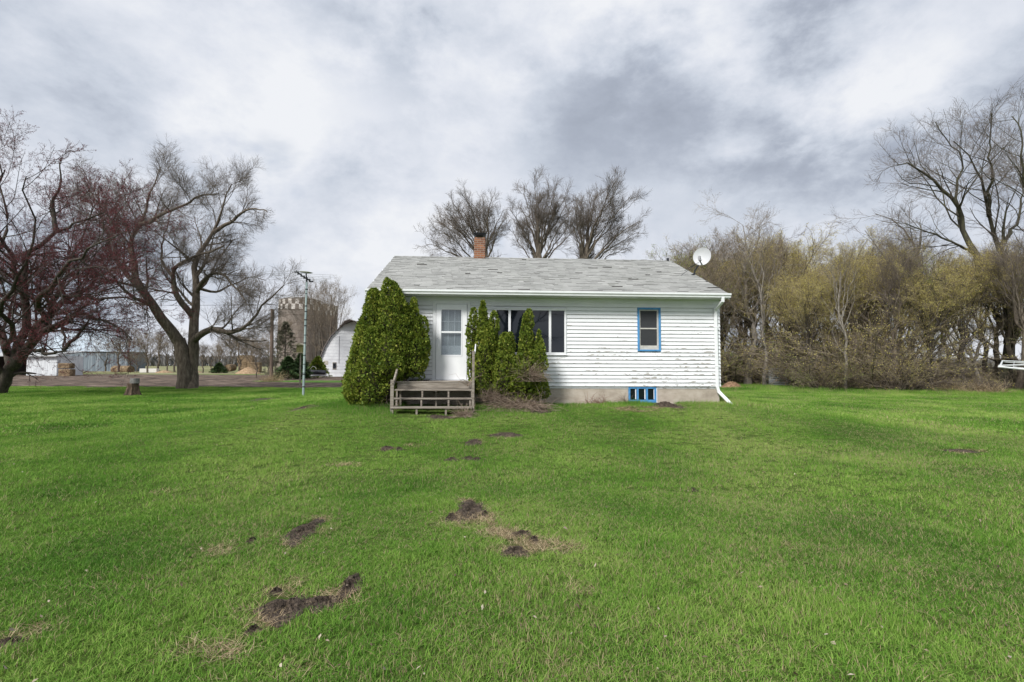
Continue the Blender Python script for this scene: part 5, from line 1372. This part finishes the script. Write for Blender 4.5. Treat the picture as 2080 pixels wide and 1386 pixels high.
def build_dish():
    bx, by = 5.72, 1.72; z = EAVE_Z + (by - EAVE_Y) * (RIDGE_Z - EAVE_Z) / (RIDGE_Y - EAVE_Y)
    t = thing('satellite_dish', 'white satellite dish on a short dark mast at the right end of the roof', 'satellite dish', H(bx, by, z), TH)
    ux, uz = hw(1427, 522, by - .1); c = np.array([ux - bx, -.1, uz - z]); R_ = .268
    n = np.array([-.66, -.75, .03]); n /= np.linalg.norm(n); x = np.cross(n, [0, 0, 1]); x /= np.linalg.norm(x); y = np.cross(x, n); M = np.stack([x, y, n], 1)
    m = MB(); pr = [(.004, 0)] + [(R_ * s, .085 * s * s) for s in np.linspace(.12, 1, 10)] + [(R_ * 1.015, .088), (R_ * 1.01, .072)] + [(R_ * s, .085 * s * s - .008) for s in np.linspace(.97, .1, 9)] + [(.004, -.008)]
    m.lathe(pr, 40, c - n * .03, M=M); m.build('reflector', mat('dish_white', [(.3, (.50, .51, .52)), (.7, (.62, .63, .64))], 3, .5), t, smooth=True)
    m = MB(); low = c - y * R_ * .95; f = c + n * .30 - y * .10; m.tube([low + n * .06, f - y * .05, f], [.020, .019, .016], 8); a = m.build('feed_arm', flat('grey_plastic', (.24, .24, .25)), t)
    m = MB(); m.tube([f + n * .03, f - n * .07], [.040, .032], 12); m.bar(f - y * .07, f + y * .06, .06, .08, n); m.build('receiver_head', flat('grey_plastic_head', (.30, .30, .31)), t)
    m = MB(); m.tube([(0, 0, .02), (.03, -.01, .14), c - n * .06 - y * .03], .024, 10); m.build('mast', M_iron, t)
    m = MB(); m.bar((-.10, -.1, -.02), (.08, .1, .06), .10, .014); m.build('base_plate', M_iron, t)
    m = MB(); m.tube([c - n * .05 - y * .05, (-.48, -.16, -.06)], .007, 6); m.build('brace', M_iron, t)
    m = MB(); m.tube([c - n * .05 - y * .08, (-.10, .5, .22)], .007, 6); m.build('brace', M_iron, t)


build_dish()


# ------------------------------------------------------------------ antenna mast
def build_antenna():
    b = ghit(616, 806); D = b[1]; W_ = lambda px, py, o=0: at(px, py, D + o) - b
    t = thing('antenna_mast', 'slim pale green mast with television antenna left of the large shrub', 'antenna', b)
    top = W_(623, 573); P = [np.array([0, 0, -.05]), top * .5 + np.array([0, 0, 0]), top]
    m = MB(); m.tube(P, [.053, .049, .045], 14); m.build('mast', mat('pale_green_metal', [(.3, (.22, .29, .30)), (.6, (.34, .41, .40)), (.8, (.28, .24, .21))], 5, .6, (1, 1, .4)), t, smooth=False)
    for py, h_ in ((588, .05), (597, .03), (622, .05), (633, .04), (650, .05), (662, .05), (681, .03), (697, .05), (722, .04), (740, .03), (758, .03), (761, .04), (786, .05)):
        q = top * ((P[0][2] + (W_(618, py)[2] - P[0][2])) / top[2]); mm = MB(); mm.tube([q - [0, 0, h_ / 2], q + [0, 0, h_ / 2]], .058, 12); mm.build('clamp_band', M_iron, t)
    # boom and elements
    A = W_(601, 552, -.9); B = W_(633, 573, .7)
    m = MB(); m.tube([A, B], .022, 8); m.tube([A + [0, 0, .05], A + [.15, .3, -.12]], .018, 6); bo = m.build('boom', M_iron, t)
    for s, hl_, hr in ((0, 1.5, .5), (.2, 1.7, 1.7), (.4, 1.5, 1.6), (.55, .5, 1.2), (.7, 1.4, .9), (.85, .5, .9), (1, .45, .6)):
        c = A + (B - A) * s; mm = MB(); mm.tube([c + [-hl_, -.05, .0], c + [0, 0, .01], c + [hr, .06, -.05]], .0065, 5); mm.build('element', flat('thin_aluminium', (.34, .35, .36), .4), t)
    for s in (.03, .22, .42, .6, .78, .97):
        c = A + (B - A) * s; mm = MB(); mm.bar(c + [-.10, 0, 0], c + [.10, 0, 0], .05, .06); mm.build('element_clamp', M_iron, t)
    c = W_(621, 553.5); M = rx(radians(3)) @ np.array([[cos(.06), 0, sin(.06)], [0, 1, 0], [-sin(.06), 0, cos(.06)]])
    mm = MB(); mm.lathe([(.005, .045), (.12, .042), (.25, .022), (.325, 0), (.25, -.022), (.12, -.042), (.005, -.045)], 28, c, M=M); mm.build('disc_antenna', mat('olive_plastic', [(.3, (.24, .25, .18)), (.7, (.36, .37, .28))], 4, .6), t, smooth=True)
    mm = MB(); mm.tube([c + [.02, 0, -.04], top + [0, 0, .0]], .035, 8); mm.build('rotor', M_iron, t)


build_antenna()


# ------------------------------------------------------------------ yard things
def build_yard():
    # stump with a log on it
    b = ghit(270, 804); W_ = lambda px: px * b[1] / F
    m = MB(); r = W_(13); g = random.Random(2)
    prof = [(1.15, -.05), (1.05, .05), (.86, .2), (.74, .42), (.72, W_(24)), (.70, W_(25)), (.0, W_(25))]
    k = 22; vs = []
    for rr, z in prof:
        for i in range(k):
            a = 2 * pi * i / k; q = rr * r * (1 + (.14 * sin(5 * a + 1) + .06 * sin(9 * a)) * (1.1 - z)); vs.append((q * cos(a), q * sin(a), z))
    m.add(vs, [(j * k + i, j * k + (i + 1) % k, (j + 1) * k + (i + 1) % k, (j + 1) * k + i) for j in range(len(prof) - 1) for i in range(k)])
    o = m.build('tree_stump', mat('rotting_stump', [(.25, (.022, .016, .012)), (.5, (.075, .052, .036)), (.75, (.17, .125, .085))], 8, .95, (1, 1, .3), bump=.03)); o.location = b; tag(o, 'flared brown tree stump on the lawn near the dirt yard', 'stump')
    m = MB(); m.lathe([(.0, 0), (W_(8.2), 0), (W_(8.4), .1), (W_(8), W_(10)), (0, W_(10.2))], 18); o = m.build('cut_log', mat('grey_log', [(.3, (.12, .115, .11)), (.7, (.26, .25, .24))], 8, .9)); o.location = b + np.array([.06, 0, W_(25)]); tag(o, 'short grey cut log standing on top of the stump', 'log')
    # silos
    def silo(px0, px1, ptop, pband, D, lab):
        c = at((px0 + px1) / 2, 760, D); R_ = (px1 - px0) / 2 * D / F; zt = at(620, ptop, D - R_)[2]; zb = at(620, pband, D - R_)[2]
        t = thing('concrete_silo', lab, 'silo', (c[0], c[1], 0), 0, 'concrete silos')
        k = 72; m = MB()
        nrow = int(zb / .6)
        for j in range(nrow):
            z0, z1 = zb * j / nrow, zb * (j + 1) / nrow
            for i in range(k):
                a, b2 = 2 * pi * i / k, 2 * pi * (i + 1) / k; m.tint = random.random()
                m.add([(R_ * cos(a), R_ * sin(a), z0), (R_ * cos(b2), R_ * sin(b2), z0), (R_ * cos(b2), R_ * sin(b2), z1), (R_ * cos(a), R_ * sin(a), z1)], [(0, 1, 2, 3)], 0)
        m.build('wall', M_stave, t, tint=True)
        m = MB(); h2 = (zt - zb) / 2
        for j in range(2):
            for i in range(k):
                a, b2 = 2 * pi * i / k, 2 * pi * (i + 1) / k; z0 = zb + j * h2; mi = ((i // 2) + j) % 2; rr = R_ + (.01 if mi else 0)
                m.add([(rr * cos(a), rr * sin(a), z0), (rr * cos(b2), rr * sin(b2), z0), (rr * cos(b2), rr * sin(b2), z0 + h2), (rr * cos(a), rr * sin(a), z0 + h2)], [(0, 1, 2, 3)], mi)
        m.build('checkered_band', [M_stave, mat('silo_white', [(.3, (.55, .50, .45)), (.7, (.72, .68, .62))], 2, .8)], t, tint=True)
        m = MB()
        for z in list(np.arange(1, zb, 1.15)) + [zb, zt - .05]:
            m.lathe([(R_ + .005, z), (R_ + .03, z), (R_ + .03, z + .045), (R_ + .005, z + .045)], 48)
        m.build('hoop_band', flat('rusty_hoop', (.16, .12, .095)), t)
        m = MB(); m.lathe([(R_ + .04, zt), (R_ * .7, zt + .35), (.01, zt + .5)], 36); m.build('roof', flat('silo_roof_metal', (.22, .21, .19)), t)
    global M_stave
    M_stave = mat('concrete_staves', [(.2, (.15, .125, .105)), (.5, (.21, .178, .15)), (.8, (.27, .23, .195))], .5, .9, (1, 1, .4), attr='tint', attr_amt=.35)
    silo(566, 646, 606, 628, 80, 'left and taller concrete silo with white checkered top band')
    silo(634, 682, 620, 641, 84, 'right and lower concrete silo half hidden behind the taller one')
    # white barn with gothic arched gable
    D = 66; c = at(716, 760, D); t = thing('white_barn', 'white barn with arched gable partly hidden by the large shrub', 'barn', (c[0], c[1], 0), .0)
    half = (716 - 646) * D / F; hgt = at(716, 653, D)[2]
    def arc(s): return half * (1 - s ** 1.9 * .55) * (1 if s < 1 else 0), hgt * s
    prf = [(half, 0), (half * .985, hgt * .14), (half * .93, hgt * .32), (half * .80, hgt * .53), (half * .62, hgt * .72), (half * .38, hgt * .87), (half * .14, hgt * .97), (0, hgt)]
    left = [(-x, z) for x, z in prf]; loop = left + [(x, z) for x, z in reversed(prf[:-1])]
    m = MB(); n = len(loop); m.add([(x, 0, z) for x, z in loop] + [(x, 12, z) for x, z in loop], [tuple(reversed(range(n))), tuple(n + i for i in range(n))])
    # horizontal board laps
    for z in np.arange(.5, hgt * .95, .42):
        xs = [x for x, zz in prf]; zs = [zz for x, zz in prf]; xx = float(np.interp(z, zs, xs)); m.box(-xx + .05, xx - .05, -.05, -.002, z, z + .36)
    m.build('wall', mat('barn_white', [(.3, (.72, .73, .75)), (.7, (.84, .85, .87))], 1.5, .7), t)
    m = MB(); k = 1.012
    m.add([(x * k, -.35 - (1.3 if abs(x) < half * .3 else 0), z * 1.015 + (.05)) for x, z in loop[1:-1]] + [(x * k, 12.3, z * 1.015 + .05) for x, z in loop[1:-1]], [(i, i + 1, n - 2 + i + 1, n - 2 + i) for i in range(n - 3)])
    o = m.build('roof', flat('barn_shingle', (.24, .21, .20), .9), t); sm = o.modifiers.new('thick', 'SOLIDIFY'); sm.thickness = .06
    W2 = lambda px, py: at(px, py, D)
    m = MB()
    q = W2(676, 745); x0 = q[0] - c[0]; z0 = W2(676, 750)[2]; m.box(x0, x0 + .5, -.09, -.06, W2(680, 751)[2], W2(680, 736)[2]); wf = m.build('window', flat('window_wood', (.34, .31, .27)), t)
    m = MB(); m.box(x0 + .06, x0 + .44, -.10, -.092, W2(680, 749)[2], W2(680, 738)[2]); m.build('pane', M_glass, wf)
    m = MB(); x0 = W2(658, 745)[0] - c[0]; m.box(x0, x0 + .55, -.08, -.055, W2(660, 741)[2], W2(660, 733)[2]); m.build('boarded_hatch', flat('tan_board', (.48, .45, .38)), t)
    m = MB(); x0 = W2(688, 745)[0] - c[0]; m.box(x0, x0 + .07, -.10, -.06, W2(690, 738)[2], W2(690, 683)[2]); m.build('batten', flat('grey_batten', (.38, .38, .4)), t)
    # black cylinder on a white low hull
    D2 = 57; a = at(640, 757, D2)
    t = thing('black_tank', 'black cylindrical tank lying before the white barn', 'tank', (a[0], a[1], a[2]))
    p0 = at(622, 755, D2) - a; p1 = at(662, 757, D2) - a; m = MB(); d = (p1 - p0); m.tube([p0, p0 + d * .02, p0 + d * .04, p0 + d * .96, p0 + d * .98, p1], [.05, .18, .23, .23, .18, .05], 16); m.build('shell', flat('black_plastic', (.035, .037, .045), .5), t, smooth=True)
    m = MB(); q = at(637, 746, D2) - a; m.tube([q + [-.35, 0, -.2], q + [-.1, 0, .1], q + [.2, 0, 0], q + [.3, 0, -.2]], .02, 6); m.build('wire_handle', flat('pale_wire', (.5, .5, .48)), t)
    m = MB(); p = at(642, 762, D2); hv = [(-1.3, .0), (-.9, .12), (-.3, .2), (.5, .22), (1.2, .16), (1.4, .02)]
    m.add([(x, 0, z) for x, z in hv] + [(x * .8, .9, z * .8) for x, z in hv] + [(x * .9, .05, -.12) for x, z in hv], [(i, i + 1, 6 + i + 1, 6 + i) for i in range(5)] + [(12 + i, 12 + i + 1, i + 1, i) for i in range(5)]); o = m.build('white_tarp', flat('white_plastic_sheet', (.7, .72, .74))); o.location = (p[0], p[1], max(p[2], .05)); tag(o, 'low white sheet on the ground under the black tank', 'tarp')
    # birdhouse on a thin post behind the mast
    D3 = 34; a = at(606, 765, D3); a[2] = 0; t = thing('bird_feeder', 'olive bird feeder box on a post just behind the antenna mast', 'bird feeder', a)
    q = at(611, 708, D3) - a; s = .21
    m = MB(); m.box(q[0] - s, q[0] + s, -.2, .2, q[2] - .26, q[2] + .24); m.build('box', mat('olive_wood', [(.3, (.17, .16, .07)), (.7, (.28, .26, .12))], 5, .8), t, bevel=.01)
    m = MB(); m.add([(q[0] - s - .12, -.3, q[2] + .2), (q[0] + s + .1, -.3, q[2] + .2), (q[0] + s + .1, .3, q[2] + .2), (q[0] - s - .12, .3, q[2] + .2), (q[0], -.3, q[2] + .36), (q[0], .3, q[2] + .36)], [(0, 1, 4), (3, 5, 2), (0, 4, 5, 3), (1, 2, 5, 4), (0, 3, 2, 1)]); m.build('roof', flat('tan_roof_board', (.42, .36, .26)), t)
    m = MB(); m.box(q[0] - s - .15, q[0] + s + .08, -.28, .28, q[2] - .31, q[2] - .265); m.build('tray', flat('tan_tray', (.45, .38, .28)), t)
    m = MB(); m.tube([(q[0], 0, -.1), (q[0], 0, q[2] - .3)], .05, 8); m.build('post', M_wood, t)
    # utility pole and wire
    b = ghit(551, 771); D4 = b[1]; t = thing('utility_pole', 'brown wooden utility pole between the ash tree and the silos', 'utility pole', b)
    tp = at(553, 628, D4) - b; m = MB(); m.tube([(0, 0, -.1), tp * .5, tp], [.19, .17, .15], 12); m.build('pole', mat('pole_wood', [(.3, (.09, .065, .05)), (.7, (.20, .15, .12))], 6, .9, (1, 1, .2)), t)
    m = MB(); m.tube([tp * [1, 1, .99] + [.18, 0, 0], tp * .84 + [.18, 0, 0]], .03, 6); m.build('conduit', M_iron, t)
    w0 = at(551, 619, D4); w1 = at(190, 618, D4 + 3); m = MB(); m.tube([w0, (w0 + w1) / 2 - [0, 0, .12], w1], .018, 5); o = m.build('overhead_wire', M_iron); tag(o, 'thin overhead wire running left from the utility pole behind the ash tree', 'wire')
    # spruce and junipers by the pole
    conifer('spruce_tree', 'dark thin spruce in front of the left silo', at(578, 762, 57), 6.2, 2.4, 601, M_spruce)
    conifer('juniper_bush', 'dark green juniper bush right of the utility pole', at(585, 765, 53), 2.3, 1.5, 602, M_juniper)
    conifer('juniper_bush', 'dark green juniper bush behind the foot of the antenna mast', at(610, 765, 55), 2.6, 1.3, 603, M_juniper)
    conifer('juniper_bush', 'brighter green juniper bush behind the black tank', at(645, 765, 61), 2.4, 1.6, 604, M_cedar)
    conifer('juniper_bush', 'small dark evergreen bush far behind the ash tree trunk', at(445, 754, 90), 1.7, 1.5, 605, M_juniper)
    # metal shed
    D5 = 105; xl = at(126, 757, D5)[0]; xr = at(258, 757, D5)[0]; sdx = at(295, 757, D5 + 7)[0] - xr; zt = at(200, 714, D5)[2]; zr = at(150, 676, D5 + 5)[2]
    t = thing('metal_shed', 'long grey metal shed with pale roof behind the crabapple tree', 'shed', ((xl + xr) / 2, D5, 0)); w = (xr - xl) / 2; dp = 12
    m = MB(); g = random.Random(5)
    def corr(x0, y0, x1, y1):
        n = int(math.hypot(x1 - x0, y1 - y0) / .22); nx_, ny_ = (y1 - y0), -(x1 - x0); l_ = math.hypot(nx_, ny_); nx_, ny_ = nx_ / l_, ny_ / l_
        vs = []
        for i in range(n + 1):
            f = i / n; o_ = .04 * (i % 2); vs += [(x0 + (x1 - x0) * f + nx_ * o_, y0 + (y1 - y0) * f + ny_ * o_, -.1), (x0 + (x1 - x0) * f + nx_ * o_, y0 + (y1 - y0) * f + ny_ * o_, zt)]
        m.add(vs, [(2 * i, 2 * i + 2, 2 * i + 3, 2 * i + 1) for i in range(n)])
    corr(-w, 0, w, 0); corr(w, 0, w + sdx, 7); corr(-w, dp, -w, 0)
    m.build('wall', mat('galvanised_sheet', [(.3, (.10, .125, .15)), (.5, (.155, .185, .215)), (.72, (.33, .37, .40))], .9, .6, (4, 1, .15)), t)
    m = MB(); e = .35
    m.add([(-w - 6, -e, zt - .05), (w + e, -e, zt - .05), (w + sdx + e, 7, zt), (w * -.25, 6, zr), (-w - 6, 6, zr), (-w - 6, dp + e, zt), (w + sdx - 3, dp + e, zt)], [(0, 1, 3, 4), (1, 2, 3), (2, 6, 3), (4, 3, 6, 5)])
    m.build('roof', mat('pale_roof_sheet', [(.3, (.34, .40, .45)), (.7, (.46, .52, .57))], .8, .5, (3, 1, 1)), t)
    # white small shed with an open dark bay
    D6 = 66; xl = at(14, 764, D6)[0]; xm = at(53, 764, D6)[0]; xr = at(115, 764, D6)[0]; zt = at(80, 723, D6)[2]
    t = thing('white_shed', 'small white sheet metal shed with an open dark bay on its left', 'shed', (xm, D6, 0))
    m = MB(); n = 34; vs = []
    for i in range(n + 1): x = (xr - xm) * i / n; vs += [(x, -.03 * (i % 2), .0), (x, -.03 * (i % 2), zt)]
    m.add(vs, [(2 * i, 2 * i + 2, 2 * i + 3, 2 * i + 1) for i in range(n)]); m.box(xr - xm - .05, xr - xm, .02, 4, 0, zt); m.build('wall', mat('old_white_sheet', [(.3, (.50, .52, .54)), (.7, (.72, .74, .76))], 2, .6, (2, 1, .4)), t)
    m = MB(); m.box(xl - xm - 3, 0, 3.9, 4, 0, zt); m.box(xl - xm - 3, xl - xm - 2.9, 0, 3.9, 0, zt); m.box(-.06, -.01, 0, 3.9, 0, zt); m.build('bay_wall', flat('dark_boards', (.05, .04, .035), .9), t)
    m = MB(); m.add([(xl - xm - 3.2, -.5, zt + .02), (xr - xm + .2, -.5, zt + .02), (xr - xm + .2, 4.2, zt + .75), (xl - xm - 3.2, 4.2, zt + .75)], [(0, 1, 2, 3)]); o = m.build('roof', flat('grey_white_roof', (.46, .47, .47)), t); q = o.modifiers.new('thick', 'SOLIDIFY'); q.thickness = .12
    # hay bales
    hay = mat('hay', [(.25, (.07, .048, .030)), (.5, (.19, .135, .080)), (.75, (.34, .26, .165))], 3, .95, (1, 1, 1), bump=.08, bscale=9)
    def bale(px, py, D, r_, ln, lab, rz_=.3, name='round_hay_bale'):
        p = at(px, py, D); m = MB(); k = 20; g = random.Random(px)
        prof = [(0, 0), (r_ * .93, 0), (r_, .06), (r_ * 1.01, ln / 2), (r_, ln - .06), (r_ * .93, ln), (0, ln)]
        m.lathe([(r, z * 1.0) for r, z in prof], k, (0, 0, 0), M=rx(pi / 2)); o = m.build(name, hay, smooth=False); o.location = (p[0], p[1], p[2]); o.rotation_euler[2] = rz_; tag(o, lab, 'hay bale', 'round hay bales'); return o
    def sq(px0, px1, py0, py1, D, lab, dep=.9, m_=None):
        a = at(px0, py1, D); b_ = at(px1, py0, D); m = MB(); m.box(0, b_[0] - a[0], 0, dep, 0, b_[2] - a[2]); o = m.build('square_hay_bale', m_ or hay, bevel=.12); o.location = (a[0], a[1], a[2]); tag(o, lab, 'hay bale', 'square hay bales')
    sq(117, 142, 750, 766, 64, 'lower square hay bale beside the small white shed'); sq(116, 141, 738, 749, 64, 'upper square hay bale on top of the lower bale by the white shed')
    D7 = 92
    sq(481, 513, 722, 738, D7 + 2, 'topmost square bale of the tall hay stack'); sq(483, 500, 738, 757, D7 + 2, 'left bottom square bale of the tall hay stack'); sq(500, 528, 736, 756, D7 + 1, 'right bottom square bale of the tall hay stack')
    bale(467, 748, D7, .62, 1.2, 'weathered round bale at the left end of the hay stack', .2); bale(475, 747, D7 + 1.5, .62, 1.2, 'weathered round bale second from the left of the hay stack', -.1)
    bale(232, 751.5, 98, .8, 4.0, 'long low bale roll lying in front of the metal shed', 1.35)
    def heap(px0, px1, pyt, pyb, D, lab):
        a = at((px0 + px1) / 2, pyb, D); R_ = (px1 - px0) / 2 * D / F; h_ = at(0, pyt, D)[2]; m = MB(); pr = [(R_, -.1), (R_ * .8, h_ * .22), (R_ * .5, h_ * .55), (R_ * .2, h_ * .9), (.01, h_)]; m.lathe(pr, 22); o = m.build('straw_heap', mat('loose_straw', [(.3, (.20, .13, .075)), (.5, (.34, .235, .14)), (.7, (.47, .35, .22))], 4, .95, bump=.12, bscale=5), smooth=True); o.location = (a[0], D, 0); tag(o, lab, 'straw heap')
    heap(478, 530, 744, 760, 84, 'loose straw heap spilled in front of the hay stack'); heap(316, 352, 751, 758, 92, 'low straw heap right of the white concrete blocks'); heap(378, 412, 751, 758, 95, 'reddish low heap right behind the ash tree trunk')
    # white concrete blocks
    for i, (a_, b_) in enumerate(((283, 301), (301.5, 318))):
        p = at(a_, 757, 92); q = at(b_, 749, 92); m = MB(); m.box(0, q[0] - p[0], 0, .7, 0, q[2] - p[2]); o = m.build('concrete_block', flat('pale_block', (.62, .60, .56)), bevel=.02); o.location = (p[0], p[1], max(p[2], 0)); tag(o, ['left white concrete block beyond the dirt yard', 'right white concrete block against the straw heap'][i], 'block', 'white concrete blocks')
    # grey slatted box half hidden in the brush on the right
    b = ghit(1573, 787); s = b[1] / F; x0, x1 = (1551 - 1573) * s, (1595 - 1573) * s; zt = at(1573, 747, b[1])[2] - b[2]
    t = thing('slatted_crate', 'pale grey slatted box standing in brush behind the thick pale trunk', 'box', (b[0], b[1] - .8, b[2]))
    sl = flat('pale_grey_slats', (.36, .38, .38), .7)
    for i in range(9):
        z = zt * i / 9; m = MB(); m.box(x0, x1, 0, .03, z + .02, z + zt / 9 - .02); m.box(x0 + .02, x1 - .02, .9, .93, z + .02, z + zt / 9 - .02); m.build('slat', sl, t)
    for x in (x0 + .04, (x0 + x1) / 2, x1 - .04): m = MB(); m.box(x - .03, x + .03, -.03, -.001, 0, zt); m.build('upright', sl, t)
    # rotary clothes line entering at the right edge
    D8 = 9.0; cpt = at(2190, 745, D8 + .0); gzc = float(gz(cpt[0], cpt[1]))
    t = thing('rotary_clothesline', 'white metal rotary clothesline arm reaching in from the right edge', 'clothesline', (cpt[0], cpt[1], gzc))
    corner = at(2029, 745, D8) - np.array([cpt[0], cpt[1], gzc]); zc = corner[2]; r_ = abs(corner[0])
    wm = flat('white_clothesline_metal', (.66, .68, .68), .4)
    cor = [np.array([-r_, 0, zc]), np.array([0, -r_, zc - .24]), np.array([r_, 0, zc - .05]), np.array([0, r_, zc + .10])]
    hub = np.array([0, 0, zc + .06])
    m = MB(); m.tube([(0, 0, 0), (0, 0, zc + .16)], .03, 10); m.build('post', wm, t)
    for c_ in cor: m = MB(); m.tube([hub, c_ * [1, 1, 1] + [0, 0, .02]], .012, 6); m.build('arm', wm, t)
    for s in (1, .82, .62):
        for i in range(4): a_, b_ = cor[i] * [s, s, 1], cor[(i + 1) % 4] * [s, s, 1]; m = MB(); m.tube([a_, (a_ + b_) / 2 - [0, 0, .015], b_], .004 if s < 1 else (.016 if i in (0, 3) else .006), 5); m.build('line', wm, t)


def conifer(name, label, p, h, w, seed, m):
    g = np.random.default_rng(seed); n = int((300 if 'tree' in name else 900) * max(w, 1)); t = g.uniform(.02, 1, n) ** .9; a = g.uniform(0, 6.28, n); r = w * (1 - t) ** .8 * (.55 + .45 * g.random(n)) * (.85 + .25 * np.sin(a * 5 + t * 20))
    C = np.stack([np.cos(a) * r, np.sin(a) * r, t * h], -1); D = np.stack([np.cos(a), np.sin(a), .15 + 0 * a], -1) + g.normal(0, .35, (n, 3))
    o = thing(name, label, 'tree' if 'tree' in name else 'bush', (p[0], p[1], 0)); add_obj('foliage', spray_mesh('foliage', g, C, D, .30 if 'tree' in name else .26, m, leaf=6, width=.12), o)
    b = MB(); b.tube([(0, 0, -.1), (0, 0, h * .5), (0, 0, h * .97)], [.12, .07, .01], 7)
    for i in range(40): tt = g.uniform(.05, .9); aa = g.uniform(0, 6.28); rr = w * (1 - tt) ** .8 * .85; b.tube([(0, 0, tt * h), (cos(aa) * rr, sin(aa) * rr, tt * h + .05)], [.02, .006], 4)
    b.build('trunk', M_bark_dark, o)


build_yard()
SC.cycles.max_bounces = 6; SC.cycles.diffuse_bounces = 3; SC.cycles.glossy_bounces = 2; SC.cycles.transparent_max_bounces = 8; SC.cycles.transmission_bounces = 4
SC.cycles.use_denoising = True
